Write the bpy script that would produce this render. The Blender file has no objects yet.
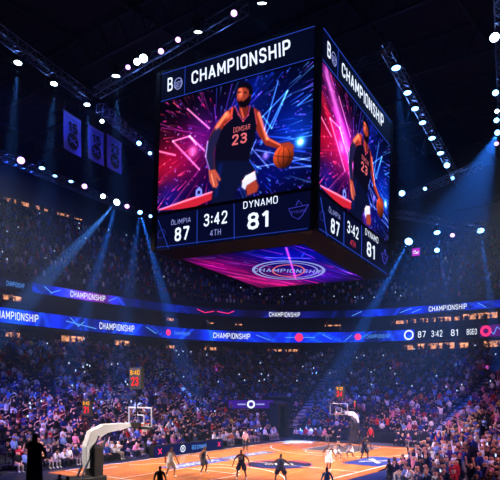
import bpy, bmesh, math, random
import numpy as np
from mathutils import Vector, Matrix
random.seed(7); rng = np.random.RandomState(7)
PI = math.pi
sc = bpy.context.scene
COL = sc.collection
# ------------------------------------------------------------------ camera
F = 600.0; HY = 384.0; CH = 5.85            # focal length (px of a 500 px frame), horizon row, eye height
cam = bpy.data.cameras.new('camera'); co = bpy.data.objects.new('camera', cam); COL.objects.link(co)
co.location = (0, 0, CH); co.rotation_euler = (PI/2, 0, 0)
cam.sensor_width = 36; cam.lens = 36*F/500; cam.shift_y = (HY-240)/500; cam.clip_end = 500; cam.clip_start = .1
sc.camera = co
def at(px, py, D): return Vector(((px-250)/F*D, D, CH+(HY-py)/F*D))
def atz(px, py, z):
    D = (z-CH)*F/(HY-py); return at(px, py, D)
def proj(p): return 250+p[0]/p[1]*F, HY-(p[2]-CH)/p[1]*F
# court frame
CX, CY = 1.55, 46.4
UX, UY = .609, .793
def W(u, v, z=0.0): return Vector((CX+UX*u+UY*v, CY+UY*u-UX*v, z))
def UV(x, y):
    x -= CX; y -= CY; return UX*x+UY*y, UY*x-UX*y
YAW_U = math.atan2(UY, UX)                 # heading of +u
# ------------------------------------------------------------------ materials
def srgb(c): return tuple((x/12.92 if x <= .04045 else ((x+.055)/1.055)**2.4) for x in c)
def hexc(r, g, b): return srgb((r/255, g/255, b/255))
MATS = {}
def mat(name, col, rough=.6, metal=0, emit=0, noise=0, nscale=8, spec=.5):
    if name in MATS: return MATS[name]
    m = bpy.data.materials.new(name); m.use_nodes = True; nt = m.node_tree; b = nt.nodes['Principled BSDF']
    b.inputs['Roughness'].default_value = rough; b.inputs['Metallic'].default_value = metal
    b.inputs['Specular IOR Level'].default_value = spec
    b.inputs['Base Color'].default_value = (*col, 1)
    if noise:
        tc = nt.nodes.new('ShaderNodeTexCoord'); n = nt.nodes.new('ShaderNodeTexNoise'); n.inputs['Scale'].default_value = nscale
        nt.links.new(tc.outputs['Object'], n.inputs['Vector'])
        r = nt.nodes.new('ShaderNodeMapRange'); r.inputs['To Min'].default_value = 1-noise; r.inputs['To Max'].default_value = 1+noise
        nt.links.new(n.outputs['Fac'], r.inputs['Value'])
        mx = nt.nodes.new('ShaderNodeMix'); mx.data_type = 'RGBA'; mx.blend_type = 'MULTIPLY'; mx.inputs['Factor'].default_value = 1
        mx.inputs[6].default_value = (*col, 1); nt.links.new(r.outputs[0], mx.inputs[7]); nt.links.new(mx.outputs[2], b.inputs['Base Color'])
    if emit:
        b.inputs['Emission Color'].default_value = (*col, 1); b.inputs['Emission Strength'].default_value = emit
        b.inputs['Base Color'].default_value = (0, 0, 0, 1); b.inputs['Specular IOR Level'].default_value = .05
    MATS[name] = m; return m
def emission_attr(name, strength=1.0):
    m = bpy.data.materials.new(name); m.use_nodes = True; nt = m.node_tree; nt.nodes.clear()
    o = nt.nodes.new('ShaderNodeOutputMaterial'); e = nt.nodes.new('ShaderNodeEmission'); a = nt.nodes.new('ShaderNodeAttribute')
    a.attribute_name = 'Col'; e.inputs['Strength'].default_value = strength
    nt.links.new(a.outputs['Color'], e.inputs['Color']); nt.links.new(e.outputs[0], o.inputs[0]); return m
def attr_mat(name, rough=.8):
    m = bpy.data.materials.new(name); m.use_nodes = True; nt = m.node_tree; b = nt.nodes['Principled BSDF']
    a = nt.nodes.new('ShaderNodeAttribute'); a.attribute_name = 'Col'; nt.links.new(a.outputs['Color'], b.inputs['Base Color'])
    b.inputs['Roughness'].default_value = rough; b.inputs['Specular IOR Level'].default_value = .2; return m
def objcol_mat(name, rough=.8):
    m = bpy.data.materials.new(name); m.use_nodes = True; nt = m.node_tree; b = nt.nodes['Principled BSDF']
    a = nt.nodes.new('ShaderNodeObjectInfo'); nt.links.new(a.outputs['Color'], b.inputs['Base Color'])
    b.inputs['Roughness'].default_value = rough; b.inputs['Specular IOR Level'].default_value = .2; return m
# ------------------------------------------------------------------ object helpers
def tag(o, label=None, cat=None, group=None, kind=None):
    if label: o['label'] = label
    if cat: o['category'] = cat
    if group: o['group'] = group
    if kind: o['kind'] = kind
    return o
def empty(name, loc, rz=0, **k):
    o = bpy.data.objects.new(name, None); COL.objects.link(o); o.location = loc; o.rotation_euler = (0, 0, rz); tag(o, **k); return o
def link(name, me, parent=None, **k):
    o = bpy.data.objects.new(name, me); COL.objects.link(o)
    if parent is not None: o.parent = parent
    tag(o, **k); return o
class MB:
    def __init__(s): s.v = []; s.f = []; s.m = []
    def add(s, vs, fs, mi=0):
        n = len(s.v); s.v += [tuple(v) for v in vs]; s.f += [tuple(i+n for i in f) for f in fs]; s.m += [mi]*len(fs); return s
    def box(s, c, d, mi=0, rz=0, M=None):
        cx, cy, cz = c; dx, dy, dz = [x/2 for x in d]; cs, sn = math.cos(rz), math.sin(rz)
        vs = []
        for z in (-dz, dz):
            for x, y in ((-dx, -dy), (dx, -dy), (dx, dy), (-dx, dy)):
                p = Vector((cx+x*cs-y*sn, cy+x*sn+y*cs, cz+z)); vs.append(M @ p if M else p)
        return s.add(vs, [(0, 3, 2, 1), (4, 5, 6, 7), (0, 1, 5, 4), (1, 2, 6, 5), (2, 3, 7, 6), (3, 0, 4, 7)], mi)
    def tube(s, a, b, r0, r1=None, n=6, mi=0, cap=True):
        a = Vector(a); b = Vector(b); r1 = r0 if r1 is None else r1
        d = (b-a).normalized(); x = d.orthogonal().normalized(); y = d.cross(x)
        vs = [a+(x*math.cos(2*PI*i/n)+y*math.sin(2*PI*i/n))*r0 for i in range(n)]+[b+(x*math.cos(2*PI*i/n)+y*math.sin(2*PI*i/n))*r1 for i in range(n)]
        fs = [(i, (i+1) % n, n+(i+1) % n, n+i) for i in range(n)]
        if cap: fs += [tuple(range(n-1, -1, -1)), tuple(range(n, 2*n))]
        return s.add(vs, fs, mi)
    def bar(s, a, b, w, h, mi=0, up=(0, 0, 1)):
        a = Vector(a); b = Vector(b); d = (b-a).normalized(); x = d.cross(Vector(up))
        if x.length < 1e-4: x = d.orthogonal()
        x.normalize(); y = x.cross(d)
        vs = [p+x*i*w/2+y*j*h/2 for p in (a, b) for i, j in ((-1, -1), (1, -1), (1, 1), (-1, 1))]
        return s.add(vs, [(3, 2, 1, 0), (4, 5, 6, 7), (0, 1, 5, 4), (1, 2, 6, 5), (2, 3, 7, 6), (3, 0, 4, 7)], mi)
    def ring(s, c, x, y, r0, r1, n=32, mi=0, nrm=None, th=0):
        c = Vector(c); x = Vector(x); y = Vector(y)
        vs = [c+(x*math.cos(2*PI*i/n)+y*math.sin(2*PI*i/n))*r for r in (r0, r1) for i in range(n)]
        return s.add(vs, [(i, (i+1) % n, n+(i+1) % n, n+i) for i in range(n)], mi)
    def torus(s, c, R, r, n=16, k=6, M=None):
        vs = []
        for i in range(n):
            for j in range(k):
                a = 2*PI*i/n; b = 2*PI*j/k; p = Vector((c[0]+(R+r*math.cos(b))*math.cos(a), c[1]+(R+r*math.cos(b))*math.sin(a), c[2]+r*math.sin(b)))
                vs.append(M @ p if M else p)
        return s.add(vs, [(i*k+j, ((i+1) % n)*k+j, ((i+1) % n)*k+(j+1) % k, i*k+(j+1) % k) for i in range(n) for j in range(k)])
    def mesh(s, name, mats, smooth=False):
        me = bpy.data.meshes.new(name); me.from_pydata(s.v, [], s.f)
        for m in (mats if isinstance(mats, (list, tuple)) else [mats]): me.materials.append(m)
        for p, mi in zip(me.polygons, s.m): p.material_index = mi; p.use_smooth = smooth
        me.update(); return me
    def build(s, name, mats, parent=None, smooth=False, **k): return link(name, s.mesh(name, mats, smooth), parent, **k)

def bevel(o, w=.03, seg=2):
    m = o.modifiers.new('bevel', 'BEVEL'); m.width = w; m.segments = seg; return o
# lettering drawn with strokes of even width, condensed sans
_O = [(0, 1.2), (0, 4.8), (.35, 5.65), (1.2, 6), (2.4, 6), (3.25, 5.65), (3.6, 4.8), (3.6, 1.2), (3.25, .35), (2.4, 0), (1.2, 0), (.35, .35), (0, 1.2)]
GL = {'O': [_O], '0': [_O], 'A': [[(0, 0), (1.9, 6), (3.8, 0)], [(.6, 1.7), (3.2, 1.7)]],
 'B': [[(0, 0), (0, 6), (2.3, 6), (3.2, 5.6), (3.4, 4.6), (3.1, 3.6), (2.3, 3.15), (0, 3.15)], [(2.3, 3.15), (3.3, 2.7), (3.6, 1.6), (3.3, .4), (2.4, 0), (0, 0)]],
 'C': [[(3.6, 4.4), (3.5, 5.2), (2.9, 5.8), (1.9, 6), (.8, 5.7), (.1, 4.9), (0, 3), (.1, 1.1), (.8, .3), (1.9, 0), (2.9, .2), (3.5, .8), (3.6, 1.6)]],
 'D': [[(0, 0), (0, 6), (1.9, 6), (3.1, 5.5), (3.6, 4.4), (3.6, 1.6), (3.1, .5), (1.9, 0), (0, 0)]],
 'E': [[(3.1, 6), (0, 6), (0, 0), (3.1, 0)], [(0, 3.1), (2.7, 3.1)]],
 'G': [[(3.5, 4.8), (3, 5.7), (1.9, 6), (.8, 5.7), (.1, 4.9), (0, 3), (.1, 1.1), (.8, .3), (1.9, 0), (3, .3), (3.5, 1), (3.5, 2.8), (2, 2.8)]],
 'H': [[(0, 0), (0, 6)], [(3.6, 0), (3.6, 6)], [(0, 3.1), (3.6, 3.1)]], 'I': [[(.2, 0), (.2, 6)]], 'L': [[(0, 6), (0, 0), (3, 0)]],
 'M': [[(0, 0), (0, 6), (2.2, 1.6), (4.4, 6), (4.4, 0)]], 'N': [[(0, 0), (0, 6), (3.6, 0), (3.6, 6)]],
 'P': [[(0, 0), (0, 6), (2.3, 6), (3.3, 5.5), (3.6, 4.4), (3.3, 3.2), (2.3, 2.7), (0, 2.7)]],
 'R': [[(0, 0), (0, 6), (2.3, 6), (3.3, 5.5), (3.6, 4.5), (3.3, 3.4), (2.3, 2.9), (0, 2.9)], [(2, 2.9), (3.6, 0)]],
 'S': [[(3.5, 4.7), (3.1, 5.6), (1.9, 6), (.6, 5.7), (.1, 4.7), (.5, 3.6), (1.9, 3.1), (3.1, 2.6), (3.6, 1.5), (3.1, .4), (1.8, 0), (.5, .35), (0, 1.3)]],
 'T': [[(0, 6), (3.6, 6)], [(1.8, 6), (1.8, 0)]], 'Y': [[(0, 6), (1.9, 3), (3.8, 6)], [(1.9, 3), (1.9, 0)]],
 'X': [[(0, 0), (3.6, 6)], [(0, 6), (3.6, 0)]], '1': [[(0, 4.9), (1.5, 6), (1.5, 0)]],
 '2': [[(0, 4.5), (.3, 5.5), (1.3, 6), (2.5, 6), (3.3, 5.5), (3.5, 4.4), (3, 3.3), (0, 0), (3.6, 0)]],
 '3': [[(.1, 5), (.8, 5.8), (1.8, 6), (3, 5.6), (3.4, 4.6), (3, 3.6), (1.9, 3.2), (3.1, 2.8), (3.6, 1.6), (3, .4), (1.8, 0), (.6, .3), (0, 1.2)], [(1.1, 3.2), (1.9, 3.2)]],
 '4': [[(2.7, 0), (2.7, 6), (0, 1.6), (3.7, 1.6)]], '5': [[(3.3, 6), (.4, 6), (.2, 3.3), (1.2, 3.8), (2.5, 3.7), (3.4, 3), (3.6, 1.8), (3.2, .6), (2.1, 0), (.9, .1), (0, .9)]],
 '7': [[(0, 6), (3.5, 6), (1.2, 0)]],
 '8': [[(1.2, 3.2), (.4, 3.8), (.15, 4.7), (.5, 5.6), (1.8, 6), (3.1, 5.6), (3.45, 4.7), (3.2, 3.8), (2.4, 3.2), (1.2, 3.2), (.3, 2.6), (0, 1.5), (.4, .4), (1.8, 0), (3.2, .4), (3.6, 1.5), (3.3, 2.6), (2.4, 3.2)]],
 ':': [[(.2, 1.2), (.2, 1.9)], [(.2, 3.9), (.2, 4.6)]]}
GL['Õ'] = [_O, [(.6, 6.9), (1.2, 7.4), (2.2, 6.95), (3, 7.4)]]
def text_geo(s, bold=0, w=None, h=None, depth=0):
    th = .34+bold*9; vs = []; fs = []; x = 0
    for ch in s:
        if ch == ' ': x += 3; continue
        g = GL[ch]; wd = max(p[0] for l in g for p in l)
        for l in g:
            for (ax, ay), (bx, by) in zip(l, l[1:]):
                d = Vector((bx-ax, by-ay)); d.normalize(); e = d*th*.45; n_ = Vector((-d.y, d.x))*th; n = len(vs)
                k = max(1, int((Vector((bx-ax, by-ay))).length/2.2))
                for i in range(k+1):
                    p = Vector((ax, ay)).lerp(Vector((bx, by)), i/k)+(-e if i == 0 else e if i == k else Vector((0, 0)))
                    vs += [tuple(p+n_+Vector((x, 0))), tuple(p-n_+Vector((x, 0)))]
                fs += [(n+2*i, n+2*i+1, n+2*i+3, n+2*i+2) for i in range(k)]
        x += wd+1.75+th
    xs = [v[0] for v in vs]; ys = [v[1] for v in vs]; x0, x1, y0, y1 = min(xs), max(xs), min(ys), max(ys)
    sy = h/(y1-y0) if h else w/(x1-x0); sx = w/(x1-x0) if w else sy
    return [((v[0]-(x0+x1)/2)*sx, (v[1]-(y0+y1)/2)*sy) for v in vs], fs
# ------------------------------------------------------------------ painter: colour grids for the video screens
class Canvas:
    def __init__(s, nx, ny, col=(0, 0, 0)):
        s.nx, s.ny = nx, ny; s.X, s.Y = np.meshgrid(np.linspace(0, 1, nx), np.linspace(0, 1, ny)); s.asp = 1.0
        s.C = np.zeros((ny, nx, 3)); s.C[:] = col
    def glow(s, p, r, col, k=1, ry=None, ang=0):
        dx = s.X-p[0]; dy = (s.Y-p[1])*s.asp; c, n = math.cos(ang), math.sin(ang); a = dx*c+dy*n; b = -dx*n+dy*c
        g = np.exp(-(a/r)**2-(b/(ry or r))**2)*k; s.C += g[..., None]*np.array(col)
    def line(s, p, q, w, col, k=1, taper=True):
        px, py = p[0], p[1]*s.asp; qx, qy = q[0], q[1]*s.asp; dx, dy = qx-px, qy-py; L2 = dx*dx+dy*dy+1e-9
        t = np.clip(((s.X-px)*dx+(s.Y*s.asp-py)*dy)/L2, 0, 1); d2 = (s.X-px-t*dx)**2+(s.Y*s.asp-py-t*dy)**2
        g = np.exp(-d2/w**2)*k
        if taper: g = g*(.25+.75*t)
        s.C += g[..., None]*np.array(col)
    def poly(s, pts, col, soft=.002, a=1):
        pts = [(x, y*s.asp) for x, y in pts]; X = s.X; Y = s.Y*s.asp; ins = np.zeros(X.shape, bool); d = np.full(X.shape, 9.)
        n = len(pts)
        for i in range(n):
            x0, y0 = pts[i]; x1, y1 = pts[(i+1) % n]
            if y0 != y1:
                c = ((y0 > Y) != (y1 > Y)) & (X < (x1-x0)*(Y-y0)/(y1-y0)+x0); ins ^= c
            dx, dy = x1-x0, y1-y0; t = np.clip(((X-x0)*dx+(Y-y0)*dy)/(dx*dx+dy*dy+1e-12), 0, 1)
            d = np.minimum(d, np.hypot(X-x0-t*dx, Y-y0-t*dy))
        sd = np.where(ins, d, -d); al = np.clip(sd/soft*.5+.5, 0, 1)*a
        s.C = s.C*(1-al[..., None])+np.array(col)*al[..., None]
    def grid(s, name, fn, material, parent=None, gain=1.0, **k):
        nx, ny = s.nx, s.ny; vs = [tuple(fn(x, y)) for y in np.linspace(0, 1, ny) for x in np.linspace(0, 1, nx)]
        fs = [(j*nx+i, j*nx+i+1, (j+1)*nx+i+1, (j+1)*nx+i) for j in range(ny-1) for i in range(nx-1)]
        me = bpy.data.meshes.new(name); me.from_pydata(vs, [], fs); me.materials.append(material)
        C = np.clip(s.C, 0, 1); lin = np.where(C <= .04045, C/12.92, ((C+.055)/1.055)**2.4)*gain
        a = me.color_attributes.new('Col', 'FLOAT_COLOR', 'POINT'); buf = np.ones((ny*nx, 4), np.float32); buf[:, :3] = lin.reshape(-1, 3)
        a.data.foreach_set('color', buf.ravel()); me.update(); return link(name, me, parent, **k)
# ------------------------------------------------------------------ hanging video scoreboard
SA, SB, SH = 14.6, 17.1, 15.0
Nw = Vector((4.62, 43.0, 16.93))
SM = Matrix.Rotation(math.radians(1.6), 3, 'Y') @ Matrix.Rotation(math.radians(-1.7), 3, 'X') @ Matrix.Rotation(math.radians(-30.1), 3, 'Z')
SC_ = Vector((SA/2, SB/2, 0))
board = empty('hanging_scoreboard', Nw+SM@(SC_-Vector((SA, 0, 0))), label='huge four-sided video scoreboard hanging over the court with glowing screens', cat='scoreboard')
board.rotation_euler = SM.to_euler()
def S(x, y, z): return Vector((x, y, z))-SC_
black = mat('black_metal', hexc(9, 9, 13), .75, 0, noise=.15, nscale=2, spec=.2)
darkm = mat('dark_steel', hexc(30, 30, 42), .45, .7, noise=.1)
def homog(q):     # photo quad TL, TR, BR, BL -> unit square (u right, v up)
    dst = [(0, 1), (1, 1), (1, 0), (0, 0)]; A = []; b = []
    for (x, y), (u, v) in zip(q, dst):
        A.append([x, y, 1, 0, 0, 0, -u*x, -u*y]); b.append(u); A.append([0, 0, 0, x, y, 1, -v*x, -v*y]); b.append(v)
    h = np.linalg.solve(np.array(A, float), np.array(b, float)); H = np.append(h, 1).reshape(3, 3)
    def f(x, y):
        p = H @ np.array([x, y, 1.]); return (p[0]/p[2], p[1]/p[2])
    return f
h_scr = homog([(158.5, 114.4), (313, 53), (316.5, 191), (161, 217.3)])
h_tit = homog([(159, 88), (315.5, 24), (313, 53), (158.5, 114.4)])
h_pan = homog([(161, 219), (316.5, 193), (315.6, 229.4), (161.7, 259.6)])
h_und = homog([(270, 293), (366.7, 280.6), (308, 241.5), (181, 262)])
# body: stepped black cabinet with corner posts, rails and a chamfered skirt
b = MB(); b.box(S(SA/2, SB/2, SH/2+.02), (SA-.1, SB-.1, SH-.1)); bevel(b.build('cabinet', black, board), .08)
for x, y in ((0, 0), (SA, 0), (SA, SB), (0, SB)):
    MB().box(S(x, y, SH/2), (.42, .42, SH+.1)).build('corner_post', black, board)
for z, nm, w in ((.0, 'lower_rail', .2), (2.93, 'middle_rail', .22), (12.42, 'upper_rail', .12), (SH, 'top_rail', .3)):
    m = MB()
    for a, c in (((0, 0), (SA, 0)), ((SA, 0), (SA, SB)), ((SA, SB), (0, SB)), ((0, SB), (0, 0))):
        m.bar(S(*a, z), S(*c, z), .3, w)
    m.build(nm, black, board)
m = MB(); i0 = 1.25; zu = -.5
o4 = [S(0, 0, 0), S(SA, 0, 0), S(SA, SB, 0), S(0, SB, 0)]; n4 = [S(i0, i0, zu), S(SA-i0, i0, zu), S(SA-i0, SB-i0, zu), S(i0, SB-i0, zu)]
j = .35; k4 = [S(i0+j, i0+j, zu), S(SA-i0-j, i0+j, zu), S(SA-i0-j, SB-i0-j, zu), S(i0+j, SB-i0-j, zu)]
m.add(o4+n4+k4, [(i, (i+1) % 4, 4+(i+1) % 4, 4+i) for i in range(4)]+[(4+i, 4+(i+1) % 4, 8+(i+1) % 4, 8+i) for i in range(4)])
m.build('skirt', black, board)
# roof rig on top of the cabinet
m = MB()
for x in (2, SA/2, SA-2): m.bar(S(x, 1, SH+.6), S(x, SB-1, SH+.6), .25, .35)
for y in (2, SB/2, SB-2): m.bar(S(1, y, SH+.9), S(SA-1, y, SH+.9), .25, .35)
m.build('top_frame', darkm, board)
for x, y in ((2, 2), (SA-2, 2), (SA-2, SB-2), (2, SB-2)):
    MB().tube(S(x, y, SH+.5), S(x, y, SH+10.5), .05).build('hoist_cable', darkm, board)
# --- the picture on the screens
def paint_picture(second=False):
    c = Canvas(330, 230, (.008, .008, .06)); c.asp = 9.35/14.3; R = random.Random(4)
    def z(x, y): return h_scr(x/3.43+180, y/3.43+75)
    def P(*pts): return [z(*p) for p in pts]
    g = c.glow
    g((.12, .47), .26, (.75, .02, .16), 1.0, ry=.16); g((.02, .40), .18, (.9, .05, .1), .6, ry=.1); g((.3, .62), .13, (.45, .05, .65), .8, ry=.12)
    g((.82, .55), .25, (0, .10, .75), .9); g((.62, .88), .2, (0, .12, .75), .8, ry=.08, ang=.9); g((.92, .45), .12, (.05, .35, .9), .7)
    g((.08, .12), .1, (0, .1, .8), .8); g((.7, .12), .3, (.02, .04, .6), .7, ry=.1); g((.4, .5), .3, (.1, .0, .45), .5); g((.25, .15), .2, (.15, 0, .4), .5)
    if second:
        c.line((.0, 1.02), (.62, .1), .07, (.75, .1, .75), .9, False); c.line((.05, .95), (.45, .35), .03, (1, .7, .9), .9, False)
        c.line((0, .72), (.4, .3), .03, (1, .1, .2), .9, False); g((.3, .5), .16, (.9, .2, .5), .7)
    c.C *= .5
    for i in range(230):
        x, y = R.random(), R.random(); ang = math.atan2((y-.55)*.65, x-.42)+R.uniform(-.25, .25); L = R.uniform(.01, .09) if i > 50 else R.uniform(.12, .35)
        d = (math.cos(ang)*L, math.sin(ang)*L/.65)
        cc = (R.choice([(1, .15, .35), (.9, .2, .8), (1, .3, .4)]) if x < .38 else R.choice([(.2, .4, 1), (.35, .65, 1), (.5, .3, 1), (.1, .25, .9)]))
        c.line((x, y), (x+d[0], y+d[1]), R.uniform(.0015, .004), cc, R.uniform(.3, 1))
    for i in range(260):
        x, y = R.random(), R.random(); cc = R.choice([(.9, .2, .7), (.4, .4, 1), (.8, .7, 1)]) if x < .5 else R.choice([(.3, .5, 1), (.6, .3, 1)])
        g((x, y), R.uniform(.002, .005), cc, R.uniform(.4, .9))
    # light shards
    W1 = (1, .55, .75); B1 = (.3, .6, 1)
    def seg(a, b, w, col, k=1): c.line(z(*a), z(*b), w, col, k, False)
    for a, b_ in (((-30, 255), (22, 235)), ((22, 235), (95, 300)), ((-30, 255), (60, 345)), ((22, 235), (45, 262)), ((-70, 290), (-20, 300)), ((10, 145), (85, 205))): seg(a, b_, .005, W1, .9)
    for a, b_ in (((270, 150), (358, 50)), ((358, 50), (305, 190)), ((305, 190), (270, 150)), ((320, 20), (268, 240)), ((358, 50), (268, 250)), ((400, 100), (450, 55))): seg(a, b_, .004, B1, .85)
    for a, b_ in (((250, 270), (460, 300)), ((260, 330), (460, 290)), ((380, 330), (470, 320)), ((230, 260), (300, 330)), ((250, 235), (230, 285))): seg(a, b_, .0035, (.5, .65, 1), .7)
    c.C = np.where(c.C > 0, c.C, 0)
    g(z(418, 233), .028, (.35, .75, 1), 1.2); g(z(418, 233), .012, (1, 1, 1), 1.2); g(z(288, 290), .018, (.7, .5, 1), .9); g(z(35, 285), .03, (1, .6, .7), .7)
    # bottom left: red arena strip and small figure
    c.poly(P((-60, 480), (20, 445), (115, 415), (118, 440), (40, 475)), (.75, .12, .2)); seg((-60, 478), (110, 418), .005, (1, .55, .7), .9)
    c.poly(P((52, 415), (62, 402), (72, 412), (74, 432), (52, 436)), (.5, .55, 1)); c.poly(P((58, 416), (67, 416), (67, 426), (58, 427)), (.02, .02, .15))
    # basketball player, dark uniform
    sk = (.50, .15, .10); hi = (1, .5, .36); sh = (.17, .04, .07); uni = (.030, .025, .10); trim = (.80, .22, .24); rim = (.30, .55, 1)
    c.poly(P((110, 300), (105, 480), (190, 480), (185, 425), (200, 395), (225, 400), (268, 350), (240, 315), (228, 285)), (.03, .05, .17), .006)
    c.line(z(225, 300), z(262, 350), .004, (.15, .3, .8), .8, False); c.line(z(130, 330), z(120, 430), .012, (.02, .06, .25), .7, False)
    c.line(z(170, 330), z(150, 460), .01, (.0, .0, .0), .7, False)
    c.poly(P((220, 395), (255, 372), (268, 398), (262, 418), (228, 432)), (.62, .22, .16), .006); c.poly(P((208, 382), (218, 362), (252, 346), (258, 374), (224, 396), (220, 412), (207, 402)), (.85, .85, .97), .004)
    c.line(z(208, 382), z(250, 346), .004, (.9, .3, .3), .8, False)
    # arm with the dribbling ball side
    c.poly(P((232, 120), (252, 130), (264, 155), (272, 190), (292, 222), (335, 243), (375, 236), (392, 248), (390, 262), (330, 262), (285, 252), (255, 215), (240, 180)), sk, .004)
    c.line(z(255, 140), z(290, 228), .009, hi, .8, False); c.line(z(290, 228), z(340, 248), .005, hi, .55, False)
    # raised shoulder and long sleeve arm
    c.poly(P((165, 122), (135, 148), (108, 188), (88, 232), (74, 275), (80, 310), (92, 350), (112, 348), (108, 310), (104, 285), (120, 245), (150, 205), (170, 160)), sk, .004)
    c.poly(P((110, 195), (88, 235), (74, 275), (80, 310), (90, 345), (110, 345), (107, 310), (103, 285), (118, 245), (136, 215)), (.11, .10, .25), .005)
    c.line(z(82, 250), z(78, 300), .005, (.75, .6, .9), .8, False); c.line(z(78, 300), z(93, 345), .004, (.6, .45, .8), .7, False)
    c.line(z(140, 150), z(110, 200), .012, hi, .8, False); g(z(146, 158), .018, hi, .5)
    c.poly(P((90, 348), (112, 343), (124, 360), (134, 378), (128, 384), (118, 372), (126, 395), (120, 406), (108, 404), (96, 385)), (.72, .30, .24), .003)
    c.line(z(100, 360), z(112, 398), .003, (1, .6, .5), .6, False); c.line(z(112, 372), z(118, 402), .0022, (.15, .03, .05), -.8, False)
    # torso
    c.poly(P((168, 122), (182, 150), (200, 172), (216, 150), (222, 116), (240, 128), (250, 175), (243, 235), (230, 290), (228, 312), (112, 312), (110, 262), (124, 215), (138, 185), (158, 165), (163, 140)), uni, .004)
    for a, b_ in (((168, 122), (182, 150)), ((182, 150), (200, 172)), ((200, 172), (216, 150)), ((216, 150), (222, 116)), ((158, 128), (160, 165)), ((160, 165), (135, 190)), ((238, 128), (249, 178))): seg(a, b_, .004, trim, .75)
    c.poly(P((184, 112), (182, 148), (200, 168), (215, 148), (218, 118)), (.42, .12, .09), .004); c.line(z(190, 130), z(200, 160), .006, hi, .45, False)
    # head: face, beard, hair, ear
    c.poly(P((176, 62), (172, 82), (174, 105), (186, 122), (204, 122), (220, 104), (226, 80), (222, 56), (200, 44), (182, 48)), (.55, .2, .14), .004)
    g(z(186, 78), .012, hi, .6, ry=.02); g(z(184, 62), .012, hi, .4)
    c.poly(P((174, 98), (180, 104), (190, 100), (196, 104), (212, 88), (216, 76), (225, 80), (220, 106), (206, 124), (190, 125), (178, 114)), (.04, .015, .04), .003)
    c.poly(P((176, 60), (178, 46), (192, 36), (212, 36), (226, 48), (229, 72), (222, 84), (216, 78), (214, 62), (202, 54), (188, 56)), (.025, .02, .06), .003)
    seg((176, 72), (186, 70), .0025, (.05, 0, 0), 0); c.poly(P((176, 72), (187, 69), (188, 73), (177, 76)), (.08, .02, .03), .002); c.poly(P((196, 70), (208, 70), (208, 74), (196, 74)), (.08, .02, .03), .002)
    c.poly(P((178, 76), (183, 92), (178, 95), (174, 90)), (.75, .32, .24), .002); c.poly(P((177, 102), (188, 101), (187, 104), (178, 105)), (.5, .1, .12), .0015)
    g(z(220, 80), .006, (.5, .2, .15), .7)
    # ball
    bc = z(355, 290); bx = z(395, 282); r = abs(bx[0]-bc[0]); d = np.hypot(c.X-bc[0], (c.Y-bc[1])*c.asp); al = np.clip((r-d)/.004+.5, 0, 1)[..., None]
    sh_ = np.clip(.6+.55*((c.X-bc[0])*-.4+(c.Y-bc[1])*c.asp*.7)/r, .2, 1.1)[..., None]
    c.C = c.C*(1-al)+al*sh_*np.array((1.0, .34, .16)); inside = (d < r*.96)
    for k in (0, 1, 2, 3):
        ox = (-.55, 0, .6, 0)[k]*r; dd = np.abs((c.X-bc[0])-ox*(1-((c.Y-bc[1])*c.asp/r)**2*.9)) if k < 3 else np.abs((c.Y-bc[1])*c.asp+.25*(c.X-bc[0]))
        c.C *= (1-.6*(np.exp(-(dd/.0025)**2)*inside))[..., None]
    c.poly(P((350, 242), (372, 236), (392, 246), (394, 262), (384, 256), (378, 262), (368, 252), (358, 258), (346, 250)), (.58, .2, .15), .003)
    return c
screenmat = emission_attr('video_screen', 1.35); 
glowtxt = mat('display_lettering', (.72, .82, 1), emit=1.35); pinktxt = mat('jersey_lettering', hexc(235, 110, 120), emit=1.0); dimtxt = mat('dim_lettering', hexc(150, 160, 235), emit=1.0)
linemat = mat('panel_lines', hexc(40, 70, 190), emit=.9); redtxt = mat('red_lettering', hexc(235, 60, 90), emit=1.1); emblem = mat('emblem_glow', hexc(60, 60, 190), emit=.8)
panelm = mat('score_panel_glow', hexc(5, 8, 40), emit=1.0); titm = mat('title_panel_glow', hexc(3, 6, 28), emit=1.0)
off = .16; mg = .3
def faces():     # name, mapping (s, z)->local point, width
    return [('court', lambda s, z, o=0: S(mg+s*(SA-2*mg), -off-o, z)), ('side', lambda s, z, o=0: S(SA+off+o, mg+s*(SB-2*mg), z)),
            ('back', lambda s, z, o=0: S(SA-mg-s*(SA-2*mg), SB+off+o, z)), ('far', lambda s, z, o=0: S(-off-o, SB-mg-s*(SB-2*mg), z))]
Z = {'scr': (3.08, 12.34), 'tit': (12.48, 14.85), 'pan': (-.1, 2.82)}
def lay(fn, band, quad, s, mtl, nm, parent, bold=.02, o=.03, fit=None):
    """quad: photo TL,TR,BR,BL of the writing on the court-side face, flattened by the band's homography"""
    q = [fit(*p) for p in quad]; z0, z1 = Z[band]; vs, fs = text_geo(s, bold, 1, 1)
    out = []
    for x, y in vs:
        a = x+.5; b_ = y+.5
        u = (q[3][0]*(1-a)+q[2][0]*a)*(1-b_)+(q[0][0]*(1-a)+q[1][0]*a)*b_; v = (q[3][1]*(1-a)+q[2][1]*a)*(1-b_)+(q[0][1]*(1-a)+q[1][1]*a)*b_
        out.append(fn(u, z0+v*(z1-z0), o))
    m = MB(); m.add(out, fs); return m.build(nm, mtl, parent)
pic = {0: paint_picture(False), 1: paint_picture(True)}
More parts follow.
